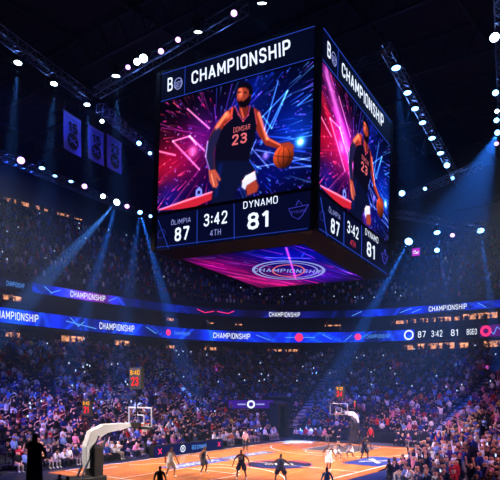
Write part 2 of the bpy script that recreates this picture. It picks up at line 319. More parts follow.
for fi, (fname, fn) in enumerate(faces()):
    cv = pic[fi % 2]; z0, z1 = Z['scr']
    scr = cv.grid('video_screen', lambda x, y: fn(x, z0+y*(z1-z0)), screenmat, board)
    if fi == 0: scr['label'] = 'large screen showing a player in dark number 23 kit dribbling a ball'
    lay(fn, 'scr', [(228, 140), (243.5, 136), (243.5, 147), (228, 151)], '23', pinktxt, 'jersey_number', scr, .03, fit=h_scr)
    lay(fn, 'scr', [(229, 132.5), (246, 127.5), (246, 133), (229, 138)], 'DOMSAR', pinktxt, 'jersey_name', scr, .0, fit=h_scr)
    def panel(band, mt, nm):
        z0, z1 = Z[band]; m = MB(); m.add([fn(0, z0), fn(1, z0), fn(1, z1), fn(0, z1)], [(0, 1, 2, 3)]); return m.build(nm, mt, board)
    tp = panel('tit', titm, 'title_panel'); pp = panel('pan', panelm, 'score_panel')
    lay(fn, 'tit', [(191.7, 81.2), (292, 38.0), (292, 52.5), (191.7, 93.5)], 'CHAMPIONSHIP', glowtxt, 'title_lettering', tp, .022, fit=h_tit)
    lay(fn, 'tit', [(165.8, 91), (171.6, 88.6), (171.6, 101.5), (165.8, 104)], 'B', glowtxt, 'letter_mark', tp, .02, fit=h_tit)
    def rg(band, px, py, rx, ry, mt, nm, par, fit, w=.14, n=24):
        z0, z1 = Z[band]; c = fit(px, py); m = MB(); vs = []
        for r in (1, 1-w):
            for i in range(n):
                a = 2*PI*i/n; q = fit(px+rx*r*math.cos(a), py+ry*r*math.sin(a)-(rx*r*math.cos(a))*.4); vs.append(fn(q[0], z0+q[1]*(z1-z0), .03))
        m.add(vs, [(i, (i+1) % n, n+(i+1) % n, n+i) for i in range(n)]); return m.build(nm, mt, par)
    rg('tit', 177.4, 94.4, 4.6, 5.6, dimtxt, 'round_emblem', tp, h_tit)
    lay(fn, 'tit', [(174, 93.8), (181.4, 90.6), (181.4, 96.4), (174, 99.4)], 'GED', dimtxt, 'emblem_lettering', tp, .02, fit=h_tit)
    lay(fn, 'pan', [(179.9, 223), (203.2, 218), (203.2, 225), (179.9, 229.6)], 'ÕLIMPIA', dimtxt, 'team_name', pp, .0, fit=h_pan)
    lay(fn, 'pan', [(184.7, 232), (202.2, 228.8), (202.2, 244.6), (184.7, 248)], '87', glowtxt, 'score_digits', pp, .03, fit=h_pan)
    lay(fn, 'pan', [(218, 216.2), (243, 211.5), (243, 225), (218, 230)], '3:42', glowtxt, 'clock_digits', pp, .018, fit=h_pan)
    lay(fn, 'pan', [(225.3, 233.2), (236.7, 230.8), (236.7, 237.2), (225.3, 239.4)], '4TH', dimtxt if fi != 1 else redtxt, 'period_lettering', pp, .0, fit=h_pan)
    lay(fn, 'pan', [(258.6, 203), (289.8, 197.2), (289.8, 204.6), (258.6, 210.4)], 'DYNAMO', glowtxt, 'team_name', pp, .005, fit=h_pan)
    lay(fn, 'pan', [(262.6, 214.6), (281.8, 211), (281.8, 227.8), (262.6, 231.6)], '81', glowtxt, 'score_digits', pp, .03, fit=h_pan)
    rg('pan', 168, 240, 5, 5, emblem, 'team_emblem', pp, h_pan, .1)
    # pennant emblem on the right of the panel
    def pl(pts, mt, nm, par, w=.07):
        m = MB(); z0, z1 = Z['pan']
        for (a, b_) in pts:
            A = h_pan(*a); B = h_pan(*b_); m.bar(fn(A[0], z0+A[1]*(z1-z0), .04), fn(B[0], z0+B[1]*(z1-z0), .04), w, .03)
        return m.build(nm, mt, par)
    pl([((299, 210), (315, 206)), ((315, 206), (310, 216)), ((310, 216), (307, 219.5)), ((307, 219.5), (302, 217)), ((302, 217), (299, 210)), ((305, 207), (307, 202)), ((307, 202), (310, 206))], emblem, 'team_emblem', pp)
    lay(fn, 'pan', [(301, 212), (313, 209.6), (313, 212.6), (301, 215)], 'DYNAMO', emblem, 'emblem_lettering', pp, .0, fit=h_pan)
    pl([((210.5, 212), (211.5, 248)), ((249.5, 205), (250.5, 241)), ((163, 256), (314, 227.5)), ((163, 224), (178, 256))], linemat, 'panel_lines', pp, .05)
    z0, z1 = Z['tit']; m = MB()
    for zz in (z0+.02, z1-.02): m.bar(fn(0, zz, .02), fn(1, zz, .02), .05, .03)
    m.bar(fn(.175, z0, .02), fn(.175, z1, .02), .04, .03); m.build('panel_lines', linemat, tp)
# underside screen
c = Canvas(260, 300, (.015, .01, .12)); c.asp = (SB-3.2)/(SA-3.2); R = random.Random(9)
c.glow((.1, .25), .3, (.6, .0, .35), .7); c.glow((.05, .7), .3, (.6, .05, .3), .8); c.glow((.8, .2), .35, (.0, .02, .55), .9); c.glow((.7, .75), .3, (.25, .0, .6), .8); c.glow((.3, .95), .2, (.8, .05, .3), .6)
for i in range(60):
    x, y = R.random(), R.random(); a = R.gauss(1.15, .12); L = R.uniform(.1, .5); cc = R.choice([(1, .1, .35), (.9, .2, .7), (1, .3, .3)]) if x < .55 else R.choice([(.2, .4, 1), (.7, .15, 1), (.9, .2, .8)])
    c.line((x-math.cos(a)*L/2, y-math.sin(a)*L/2), (x+math.cos(a)*L/2, y+math.sin(a)*L/2), R.uniform(.002, .008), cc, R.uniform(.35, .9))
for i in range(14):
    x, y = R.random(), R.random(); c.line((x, y), (x+R.uniform(-.3, .3), y+R.uniform(-.1, .1)), .004, (.25, .5, 1), .7)
c.line((.86, .02), (.5, .75), .008, (1, .3, .75), .9, False); c.line((.88, .3), (.6, .18), .01, (.4, .4, 1), .9, False)
und = c.grid('underside_screen', lambda x, y: S(i0+j+x*(SA-2*(i0+j)), i0+j+y*(SB-2*(i0+j)), zu-.02), screenmat, board)
und['label'] = 'glowing magenta and blue screen on the underside with an oval emblem'
# oval emblem and its lettering, upright for the camera side
cx_, cy_ = SA/2+.7, SB/2+.6
M3 = Matrix.Rotation(math.radians(30), 3, 'Z')
def E(x, y): p = M3 @ Vector((x, -y, 0)); return S(cx_+p.x, cy_+p.y, zu-.05)
def ering(rx, ry, w, nm, mt):
    m = MB(); n = 40; vs = [E(rx*k_*math.cos(2*PI*i/n), ry*k_*math.sin(2*PI*i/n)) for k_ in (1, 1-w) for i in range(n)]
    m.add(vs, [(i, (i+1) % n, n+(i+1) % n, n+i) for i in range(n)]); m.build(nm, mt, und)
ering(3.3, 3.9, .08, 'emblem_ring', dimtxt); ering(2.7, 3.2, .06, 'emblem_ring', dimtxt); ering(1.5, 2.5, .1, 'emblem_ring', pinktxt)
vs, fs = text_geo('CHAMPIONSHIP', .02, 6.4, 1.5); MB().add([E(x, y+.1*0) for x, y in vs], fs).build('emblem_lettering', dimtxt, und)
#<<PART3>>
# ------------------------------------------------------------------ arena shell
conc = mat('dark_concrete', hexc(46, 48, 70), .9, noise=.25, nscale=.6); seatm = mat('navy_seat_plastic', hexc(26, 30, 70), .6, noise=.2, nscale=1)
roofm = mat('black_roof_deck', hexc(22, 22, 34), .9, noise=.3, nscale=.4); wallm = mat('black_wall', hexc(20, 22, 40), .9, noise=.2, nscale=.5)
steel = mat('truss_steel', hexc(120, 120, 140), .35, .9); railm = mat('rail_metal', hexc(70, 74, 100), .4, .8)
U0 = -46; VR = 34
def bowed(u, V):
    k = max(0, min(2, (14-u)/25)); return (u, -V+3.6*max(0, min(1.2, (V-9)/26))*k*k)
def path(U, V, r, step=1.2):
    """line round the bowl: along the left side, round the far left corner, along the far end"""
    pts = []; n = int((U-r-U0)/step)
    pts += [bowed(U0+(U-r-U0)*i/n, V) for i in range(n)]
    k = max(4, int(r*PI/2/step)); pts += [(U-r+r*math.sin(PI/2*i/k), -V+r-r*math.cos(PI/2*i/k)) for i in range(k)]
    n = int((VR+V-r)/step); pts += [(U, -V+r+(VR+V-r)*i/n) for i in range(n+1)]
    return pts
def strip(name, prof, mtl, parent=None, step=2.0, **k):
    """profile = list of (U, V, r, z) swept round the bowl"""
    m = MB(); N = 0; rows = []
    base = path(*prof[0][:3], step)
    for U, V, r, z in prof:
        # same sampling for every line so the strips join up
        na = 40; nb = 22; nc = 36; pts = [bowed(U0+(U-r-U0)*i/na, V) for i in range(na)]+[(U-r+r*math.sin(PI/2*i/nb), -V+r-r*math.cos(PI/2*i/nb)) for i in range(nb)]+[(U, -V+r+(VR+V-r)*i/nc) for i in range(nc+1)]
        rows.append([W(u, v, z) for u, v in pts])
    n = len(rows[0]); vs = [p for r_ in rows for p in r_]
    m.add(vs, [(j*n+i, j*n+i+1, (j+1)*n+i+1, (j+1)*n+i) for j in range(len(rows)-1) for i in range(n-1)])
    return m.build(name, mtl, parent, **k)
NR = 27; ZT = 10.0
def tier(t): return 15.2+31*t, 9.1+23.5*t, 1.0+24*t            # lower tier half sizes and corner radius
def rowz(k): return .02 if k < 2 else .02+ZT*(k/NR)**1.04+.12*(1-k/NR)
prof = []
for k in range(NR+1):
    U, V, r = tier(k/NR); z = rowz(k)
    if k: prof.append((U, V, r, rowz(k-1)))
    prof.append((U, V, r, z))
U1, V1, r1 = tier(1); prof.append((U1+1.5, V1+1.5, r1+1.5, ZT))
strip('floor_lower_tier', prof, conc, kind='structure')
U_, V_b, r_b = tier(1.93/NR); strip('trim_barrier', [(U_, V_b, r_b, 0), (U_, V_b, r_b, rowz(2)+.28), (U_+.12, V_b+.12, r_b+.12, rowz(2)+.28), (U_+.12, V_b+.12, r_b+.12, 0)], wallm, kind='structure')
UPN = 18
def utier(t): return 49.5+21*t, 36+21*t, 27+21*t
def urowz(k): return 18.2+14.0*k/UPN
prof = []
for k in range(UPN+1):
    U, V, r = utier(k/UPN)
    if k: prof.append((U, V, r, urowz(k-1)))
    prof.append((U, V, r, urowz(k)))
strip('floor_upper_tier', prof, conc, kind='structure')
# concourse levels between the tiers
strip('wall_concourse', [(U1+5, V1+5, r1+5, ZT), (U1+5, V1+5, r1+5, 18.2)], wallm, kind='structure')
strip('floor_concourse', [(U1+1.5, V1+1.5, r1+1.5, ZT), (U1+5, V1+5, r1+5, ZT)], conc, kind='structure')
strip('floor_suite_level', [(U1+5, V1+5, r1+5, 13.5), (U1+1.6, V1+1.6, r1+1.6, 13.5), (U1+1.6, V1+1.6, r1+1.6, 12.3), (U1+5, V1+5, r1+5, 12.3)], wallm, kind='structure')
strip('floor_balcony', [(U1+5, V1+5, r1+5, 16.5), (49.5, 36, 27, 16.5), (49.5, 36, 27, 18.2)], wallm, kind='structure')
ue = utier(1); strip('wall_top', [(ue[0], ue[1], ue[2], 32.2), (ue[0]+3, ue[1]+3, ue[2]+3, 32.2), (ue[0]+3, ue[1]+3, ue[2]+3, 46)], wallm, kind='structure')
strip('wall_top_parapet', [(ue[0]-.1, ue[1]-.1, ue[2], 32.2), (ue[0]-.1, ue[1]-.1, ue[2], 33.2), (ue[0]+.1, ue[1]+.1, ue[2], 33.2)], wallm, kind='structure')
# floor and roof
m = MB(); m.add([W(U0-4, -62, 0), W(80, -62, 0), W(80, 62, 0), W(U0-4, 62, 0)], [(0, 3, 2, 1)]); m.build('floor', mat('arena_floor', hexc(24, 28, 52), .5, noise=.2, nscale=.5), kind='structure')
m = MB(); m.add([W(U0-4, -64, 45), W(82, -64, 45), W(82, 64, 45), W(U0-4, 64, 45)], [(0, 1, 2, 3)]); m.build('ceiling', roofm, kind='structure')
for nm, a, b_ in (('wall_right', (U0-4, 62), (80, 62)), ('wall_near', (U0-4, -62), (U0-4, 62))):
    m = MB(); m.add([W(*a, 0), W(*b_, 0), W(*b_, 45), W(*a, 45)], [(0, 1, 2, 3)]); m.build(nm, wallm, kind='structure')
# roof framing: each deep girder and each purlin is a lattice of its own
def lattice(name, a, b_, wd, ht, bay, r, mtl, parts=True, **k):
    a = Vector(a); b_ = Vector(b_); d = b_-a; L = d.length; d.normalize(); s = d.cross(Vector((0, 0, 1))).normalized(); up = s.cross(d)
    root = empty(name, (a+b_)/2, **k); c0 = (a+b_)/2
    cor = [s*(i*wd/2)+up*(j_*ht/2) for i, j_ in ((-1, -1), (1, -1), (1, 1), (-1, 1))]
    for c in cor: MB().tube(a+c-c0, b_+c-c0, r, n=5).build('chord', mtl, root)
    m = MB(); n = max(2, int(L/bay))
    for i in range(n+1):
        p = a+d*(L*i/n)-c0
        for q in range(4): m.tube(p+cor[q], p+cor[(q+1) % 4], r*.6, n=4, cap=False)
        if i < n:
            p2 = a+d*(L*(i+1)/n)-c0
            for q in range(4): m.tube(p+cor[q], p2+cor[(q+1) % 4], r*.6, n=4, cap=False)
    m.build('lattice_bracing', mtl, root); return root
beamm = mat('roof_beam_steel', hexc(40, 40, 58), .5, .6)
for i, u in enumerate(range(-8, 62, 12)):
    m = MB()
    for z in (41.2, 44.6): m.bar(W(u, -60, z), W(u, 60, z), .35, .3)
    for q in range(40): v = -60+3*q; m.bar(W(u, v, 41.2), W(u, v+1.5, 44.6), .14, .14); m.bar(W(u, v+1.5, 44.6), W(u, v+3, 41.2), .14, .14)
    m.build('trim_roof_girder', beamm, kind='structure')
for i, v in enumerate(range(-56, 60, 9)):
    m = MB(); m.bar(W(-30, v, 44.3), W(78, v, 44.3), .25, .4); m.build('trim_roof_purlin', beamm, kind='structure')
# catwalks under the roof
for (u0, v0, u1, v1, z, lab) in ((-20, -30, 54, -30, 37.5, 'long dark catwalk hung under the roof above the left stand'), (58, -40, 58, 40, 33.5, 'long dark catwalk hung under the roof above the far stand'), (-10, 24, 60, 24, 38, 'dark catwalk hung under the roof on the right of the scoreboard')):
    cw = empty('catwalk', W((u0+u1)/2, (v0+v1)/2, z), label=lab, cat='catwalk'); c0 = cw.location
    d = (W(u1, v1)-W(u0, v0)).normalized(); s = d.cross(Vector((0, 0, 1)))
    MB().bar(W(u0, v0, z)-c0, W(u1, v1, z)-c0, 1.1, .12).build('deck', darkm, cw)
    for sg in (-1, 1):
        m = MB()
        for h in (.55, 1.05): m.bar(W(u0, v0, z+h)+s*sg*.55-c0, W(u1, v1, z+h)+s*sg*.55-c0, .06, .06)
        L = (W(u1, v1)-W(u0, v0)).length
        for q in range(int(L/2)+1): p = W(u0, v0, z)+d*2*q+s*sg*.55-c0; m.bar(p, p+Vector((0, 0, 1.05)), .05, .05)
        m.build('handrail', railm, cw)
# ------------------------------------------------------------------ ribbon displays round the bowl
def arc(pts):
    P_ = [W(u, v) for u, v in pts]; L = [0]
    for a, b_ in zip(P_, P_[1:]): L.append(L[-1]+(b_-a).length)
    return P_, L
class Ribbon:
    def __init__(s, U, V, r, z0, z1, lab, paint):
        s.P, s.L = arc(path(U, V, r, 1.0)); s.z0, s.z1 = z0, z1
        s.root = empty('ribbon_display', s.P[0], label=lab, cat='ribbon display'); s.o = s.root.location
        m = MB(); n = len(s.P)   # housing with real depth behind the lit face
        back = []
        for i, p in enumerate(s.P):
            a = s.P[max(0, i-1)]; b_ = s.P[min(n-1, i+1)]; nn = (b_-a).normalized().cross(Vector((0, 0, 1))); back.append((p, nn))
        s.nrm = [q[1] for q in back]    # points to the right of travel = into the arena
        vs = []
        for p, nn in back:
            for off_, z in ((.0, z0-.12), (.0, z1+.12), (-.35, z1+.12), (-.35, z0-.12)): vs.append(p+nn*off_+Vector((0, 0, z))-s.o)
        m.add(vs, [(4*i+q, 4*(i+1)+q, 4*(i+1)+(q+1) % 4, 4*i+(q+1) % 4) for i in range(n-1) for q in range(4)]); m.build('housing', black, s.root)
        # lit face
        ny = 7; sub = 3; nx = (n-1)*sub+1; c = Canvas(nx, ny, (.01, .03, .2)); Ltot = s.L[-1]; s.Ltot = Ltot; c.X = c.X*Ltot; c.Y = c.Y*(z1-z0); paint(s, c)
        def fn(x, y): return s.pt(x*Ltot, z0+y*(z1-z0), .03)
        c.grid('lit_face', fn, ribmat, s.root)
    def pt(s, l, z, off_=.05):
        import bisect
        i = min(max(bisect.bisect_right(s.L, l)-1, 0), len(s.P)-2); t = (l-s.L[i])/(s.L[i+1]-s.L[i])
        p = s.P[i].lerp(s.P[i+1], t); nn = s.nrm[i].lerp(s.nrm[i+1], t).normalized(); q = p+nn*off_; return Vector((q.x, q.y, z))-s.o
    def at(s, px):
        best = None
        for i in range(len(s.P)-1):
            a, b_ = s.P[i], s.P[i+1]
            if a.y < 3 or b_.y < 3: continue
            xa, xb = 250+a.x/a.y*F, 250+b_.x/b_.y*F
            if xa <= px <= xb: return s.L[i]+(s.L[i+1]-s.L[i])*(px-xa)/(xb-xa+1e-9)
        return s.L[-1]
    def write(s, x0, x1, y0, y1, txt, mt, bold=.01, nm='lettering'):
        l0, l1 = s.at(x0), s.at(x1); H_ = s.z1-s.z0; vs, fs = text_geo(txt, bold, l1-l0, H_*(y1-y0)); c = (l0+l1)/2; zc = s.z0+H_*(y0+y1)/2
        MB().add([s.pt(c+x, zc+y, .07) for x, y in vs], fs).build(nm, mt, s.root)
    def disc(s, px, r, mt, nm='round_emblem', inner=0):
        c = s.at(px); zc = (s.z0+s.z1)/2; n = 20; m = MB(); vs = [s.pt(c+r*k_*math.cos(2*PI*i/n), zc+r*k_*math.sin(2*PI*i/n), .08) for k_ in (1, inner or .01) for i in range(n)]
        m.add(vs, [(i, (i+1) % n, n+(i+1) % n, n+i) for i in range(n)]); m.build(nm, mt, s.root)
    def marks(s, pts, mt, w=.1, nm='light_streaks'):
        H_ = s.z1-s.z0
        for (xa, ya, xb, yb) in pts:
            m = MB()
            la, lb = s.at(xa), s.at(xb); k = max(1, int(abs(lb-la)/1.5))
            for i in range(k):
                p = s.pt(la+(lb-la)*i/k, s.z0+H_*(ya+(yb-ya)*i/k), .06); q = s.pt(la+(lb-la)*(i+1)/k, s.z0+H_*(ya+(yb-ya)*(i+1)/k), .06); m.bar(p, q, .03, w)
            m.build('light_streak', mt, s.root)
ribmat = emission_attr('ribbon_screen', 1.0)
def gl(c, l, r, col, k=1): c.C += (np.exp(-((c.X-l)/r)**2)*k)[..., None]*np.array(col)
def paint_low(s, c):
    R = random.Random(3); c.C[:] = (.02, .05, .32)
    for i in range(90): gl(c, R.uniform(0, s.Ltot), R.uniform(.6, 3), (.02, .10, .5), R.uniform(.2, .8))
    for i in range(70): l = R.uniform(0, s.Ltot); sl = R.uniform(-3, 3); c.C += (np.exp(-((c.X-l-sl*c.Y)/.25)**2)*R.uniform(.2, .8))[..., None]*np.array((.1, .35, 1))
    a = s.at(413); c.C[:, c.X[0] > a] = (.006, .008, .05); b_ = s.at(480.5); msk = c.X[0] > b_; c.C[:, msk] = (.35, .02, .42)
def paint_up(s, c):
    R = random.Random(5); c.C[:] = (.01, .03, .28)
    for i in range(80): gl(c, R.uniform(0, s.Ltot), R.uniform(.6, 3), (.02, .12, .6), R.uniform(.2, .7))
    for i in range(60): l = R.uniform(0, s.Ltot); sl = R.uniform(-3, 3); c.C += (np.exp(-((c.X-l-sl*c.Y)/.25)**2)*R.uniform(.2, .8))[..., None]*np.array((.1, .35, 1))
    c.C[:, c.X[0] < s.at(32)] *= .12
    gl(c, s.at(90), 3.6, (.55, .0, .1)); gl(c, s.at(284), 4, (.3, .0, .15), .8); gl(c, s.at(215), 5, (.1, .0, .2), .8)
    m_ = (c.X[0] > s.at(140)) & (c.X[0] < s.at(345)); c.C[:, m_] *= .45
white = mat('ribbon_lettering', (.78, .86, 1), emit=1.25); pink = mat('ribbon_pink', hexc(255, 50, 120), emit=1.2); cyan = mat('ribbon_cyan', hexc(90, 160, 255), emit=1.1)
low = Ribbon(U1+1.4, V1+1.4, r1+1.4, 12.35, 13.95, 'lower blue ribbon display reading CHAMPIONSHIP with the score at its right end', paint_low)
for x0, x1 in ((-8, 38), (99, 134), (213, 250)): low.write(x0, x1, .25, .8, 'CHAMPIONSHIP', white)
low.write(366, 390, .3, .7, 'CHAMPIONSHIP', cyan, .0); low.write(174, 190, .35, .65, 'CHAMPIONSHIP', cyan, .0)
low.disc(299, .65, pink); low.disc(358, .5, pink); low.disc(409, .75, white, inner=.7); low.disc(168, .45, pink); low.disc(486, .75, pink, inner=.5)
low.marks([(285, .5, 295, .5), (303, .5, 315, .5), (70, .9, 78, .3), (78, .3, 84, .7), (66, .6, 96, .25), (345, .2, 352, .7), (146, .8, 156, .3), (256, .7, 270, .2), (322, .8, 332, .3)], cyan)
low.write(418, 426, .2, .8, '87', white); low.write(431.5, 442.5, .2, .8, '3:42', white); low.write(451, 458, .2, .8, '81', white)
low.write(467, 477, .25, .75, 'BGEO', white, .01, 'small_lettering'); low.marks([(490, .5, 494, .2), (494, .2, 497, .8), (497, .8, 502, .5)], cyan)
up = Ribbon(49.4, 35.9, 27, 16.45, 17.55, 'upper blue ribbon display reading CHAMPIONSHIP, red behind one of the words', paint_up)
up.write(70, 105, .15, .85, 'CHAMPIONSHIP', white); up.write(269, 300, .15, .85, 'CHAMPIONSHIP', white); up.write(429, 467, .15, .85, 'CHAMPIONSHIP', white); up.write(6, 24, .2, .7, 'CHAMPIONSHIP', cyan, .0)
up.marks([(197, .7, 205, .3), (205, .3, 214, .6), (217, .6, 228, .4), (228, .4, 234, .8)], pink, .12); up.marks([(44, .8, 52, .2), (50, .2, 60, .7), (108, .3, 116, .8), (400, .3, 412, .8), (412, .2, 421, .6), (478, .8, 486, .2), (352, .2, 362, .8)], cyan)
# pink sign and far stand sign
def sign(name, p, w_, h_, yaw, mt, lab, cat, extra=None):
    r_ = empty(name, p, yaw, label=lab, cat=cat); MB().box((0, .12, 0), (w_+.2, .2, h_+.2)).build('housing', black, r_)
    m = MB(); m.add([(-w_/2, 0, -h_/2), (w_/2, 0, -h_/2), (w_/2, 0, h_/2), (-w_/2, 0, h_/2)], [(0, 1, 2, 3)]); m.build('lit_panel', mt, r_)
    if extra: extra(r_)
    return r_
def ex1(r_):
    m = MB()
    for a, b_ in (((-.5, 0), (-.1, .25)), ((-.1, .25), (.1, -.2)), ((.1, -.2), (.5, .05)), ((-.4, -.2), (.4, -.25))): m.bar((a[0], -.04, a[1]), (b_[0], -.04, b_[1]), .04, .1)
    m.build('mark', white, r_)
p = at(416, 252, 96); sign('lit_sign', p, 1.25, 1.2, -.6, mat('magenta_sign', hexc(190, 30, 200), emit=1), 'small square magenta lit sign high on the right stand', 'sign', ex1)
m = MB(); m.bar(p+Vector((0, .3, .75)), Vector((p.x, p.y+.3, 45)), .08, .08); m.build('sign_hanger', darkm, label='thin dark rod holding up the small magenta sign', cat='rod')
# ------------------------------------------------------------------ court
CUR = 13.3; CV0, CV1 = -7.4, 8.6; CM = .6      # baseline u, left and right sideline v
wood = bpy.data.materials.new('court_maple'); wood.use_nodes = True; nt = wood.node_tree; bs = nt.nodes['Principled BSDF']
tc = nt.nodes.new('ShaderNodeTexCoord'); mp = nt.nodes.new('ShaderNodeMapping'); mp.inputs['Rotation'].default_value = (0, 0, -YAW_U); mp.inputs['Scale'].default_value = (1, 1, 1)
br = nt.nodes.new('ShaderNodeTexBrick'); br.inputs['Scale'].default_value = 1; br.inputs['Brick Width'].default_value = 2.4; br.inputs['Row Height'].default_value = .3; br.inputs['Mortar Size'].default_value = .006
br.inputs['Color1'].default_value = (*hexc(228, 142, 72), 1); br.inputs['Color2'].default_value = (*hexc(212, 120, 56), 1); br.inputs['Mortar'].default_value = (*hexc(150, 70, 36), 1)
ns = nt.nodes.new('ShaderNodeTexNoise'); ns.inputs['Scale'].default_value = .9; mx = nt.nodes.new('ShaderNodeMix'); mx.data_type = 'RGBA'; mx.blend_type = 'MULTIPLY'; mx.inputs['Factor'].default_value = .25
nt.links.new(tc.outputs['Object'], mp.inputs['Vector']); nt.links.new(mp.outputs[0], br.inputs['Vector']); nt.links.new(tc.outputs['Object'], ns.inputs['Vector'])
nt.links.new(br.outputs['Color'], mx.inputs[6]); nt.links.new(ns.outputs['Color'], mx.inputs[7]); nt.links.new(mx.outputs[2], bs.inputs['Base Color']); bs.inputs['Roughness'].default_value = .22; bs.inputs['Specular IOR Level'].default_value = .6
court = MB(); cr = empty('basketball_court', W(0, .6, 0), label='polished orange maple basketball court with white lines and a dark oval centre logo', cat='court'); c0 = cr.location
def Wc(u, v, z=0): return W(u, v, z)-c0
def quad(u0, v0, u1, v1, z, nm, mt, par=cr):
    m = MB(); m.add([Wc(u0, v0, z), Wc(u1, v0, z), Wc(u1, v1, z), Wc(u0, v1, z)], [(0, 3, 2, 1)]); return m.build(nm, mt, par)
m = MB(); vs = [Wc(u, v, z) for z in (.0, .03) for u, v in ((-CUR-1.2, CV0-.15), (CUR+1.3, CV0-.15), (CUR+1.3, CV1+.9), (-CUR-1.2, CV1+.9))]
m.add(vs, [(4, 7, 6, 5), (0, 1, 5, 4), (1, 2, 6, 5), (2, 3, 7, 6), (3, 0, 4, 7)]); m.build('wood_floor', wood, cr)
lw = mat('court_line_white', hexc(225, 225, 235), .3); navy = mat('court_paint_navy', hexc(9, 10, 44), .5); blue = mat('court_paint_blue', hexc(22, 50, 150), .5); grey = mat('court_paint_grey', hexc(74, 68, 78), .5); pinkp = mat('court_paint_pink', hexc(210, 70, 110), .3)
apron = mat('court_apron_blue', hexc(14, 28, 100), .5)
quad(-CUR-6, CV1+.9, CUR+1.3, CV1+3.2, .02, 'blue_apron', apron)
def ln(u0, v0, u1, v1, w_=.09):
    m = MB(); a, b_ = Wc(u0, v0, .036), Wc(u1, v1, .036); d = (b_-a).normalized(); s = Vector((-d.y, d.x, 0))*w_/2; m.add([a-s, b_-s, b_+s, a+s], [(0, 1, 2, 3)]); return m
m = MB()
def addl(u0, v0, u1, v1, w_=.09):
    q = ln(u0, v0, u1, v1, w_); m.add(q.v, q.f)
VC = (CV0+CV1)/2
for a in ((-CUR, CV0, CUR, CV0, .14), (-CUR, CV1, CUR, CV1, .14), (-CUR, CV0, -CUR, CV1), (CUR, CV0, CUR, CV1), (-1.9, CV0, -1.9, CV1)): addl(*a)
for sg in (-1, 1):
    for v in (-2.45, 2.45): addl(sg*CUR, VC+v, sg*(CUR-5.8), VC+v)
    addl(sg*(CUR-5.8), VC-2.45, sg*(CUR-5.8), VC+2.45)
    for v in (-6.7, 6.7): addl(sg*CUR, VC+v, sg*(CUR-3.4), VC+v)
    cc = sg*(CUR-1.6); pr = None
    for i in range(25):
        a = -1.17+2.34*i/24; q = (cc-sg*7.25*math.cos(a), VC+7.25*math.sin(a))
        if pr: addl(*pr, *q)
        pr = q
    pr = None
    for i in range(17):
        a = -PI/2+PI*i/16; q = (sg*(CUR-5.8)-sg*1.8*math.cos(a), VC+1.8*math.sin(a))
        if pr: addl(*pr, *q)
        pr = q
m.build('court_lines', lw, cr)
quad(CUR-5.75, VC-2.4, CUR-.06, VC+2.4, .033, 'far_lane_paint', grey)
# centre logo: navy disc with swoosh rings
LC = (2.1, 43.5)
def cring(r0, r1, a0, a1, z, nm, mt, sq=1.0):
    m = MB(); n = 40; vs = []
    for r in (r0, r1):
        for i in range(n+1): a = a0+(a1-a0)*i/n; vs.append(Vector((LC[0]+r*math.cos(a), LC[1]+r*sq*math.sin(a), z))-c0)
    m.add(vs, [(i, n+1+i, n+2+i, i+1) for i in range(n)]); return m.build(nm, mt, cr)
cring(.01, 2.35, 0, 2*PI, .034, 'centre_logo', navy); cring(1.95, 2.15, .2, 2.6, .038, 'logo_swoosh', pinkp); cring(1.5, 1.75, 3.3, 6.0, .038, 'logo_swoosh', blue); cring(2.35, 2.45, 0, 2*PI, .038, 'logo_ring', pinkp)
def ctext(s, u, v, h_, w_, nm, mt, z=.04, back=None, flip=1):
    vs, fs = text_geo(s, .02, w_, h_)
    if back: quad(u-w_/2-.4, v-h_/2-.25, u+w_/2+.4, v+h_/2+.25, z-.003, 'wordmark_panel', back)
    MB().add([Wc(u+x, v-y, z) for x, y in vs], [f[::-1] for f in fs]).build(nm, mt, cr)
def fuv(px, py): q = atz(px, py, 0); return UV(q.x, q.y)
a_ = fuv(196, 464); ctext('CHAMPIONSHIP', a_[0], max(a_[1], -6.2), 1.1, 5.2, 'court_wordmark', lw, back=blue); a_ = fuv(247, 455.5); ctext('CHAMPIONSHIP', a_[0], max(a_[1], -6.2), .9, 5.5, 'court_wordmark', lw, back=mat('court_paint_slate', hexc(60, 74, 130), .5))
vs, fs = text_geo('GEO', .03, 2.6, .9); MB().add([Vector((LC[0]+x*.8, LC[1]+y*.9, .04))-c0 for x, y in vs], fs).build('logo_lettering', lw, cr)
# blue floor logo right of the far key
p = at(375, 461.5, 5.85*F/(461.5-HY)); uv = UV(p.x, p.y)
quad(uv[0]-2.6, uv[1]-1.5, uv[0]+2.6, uv[1]+1.5, .034, 'blue_floor_logo', blue); ctext('X', uv[0], uv[1], 1.8, 2.6, 'floor_logo_mark', lw)
p = at(415, 455.5, 5.85*F/(455.5-HY)); uv = UV(p.x, p.y); quad(uv[0]-1.6, uv[1]-.5, uv[0]+1.6, uv[1]+.5, .036, 'white_corner_paint', lw)
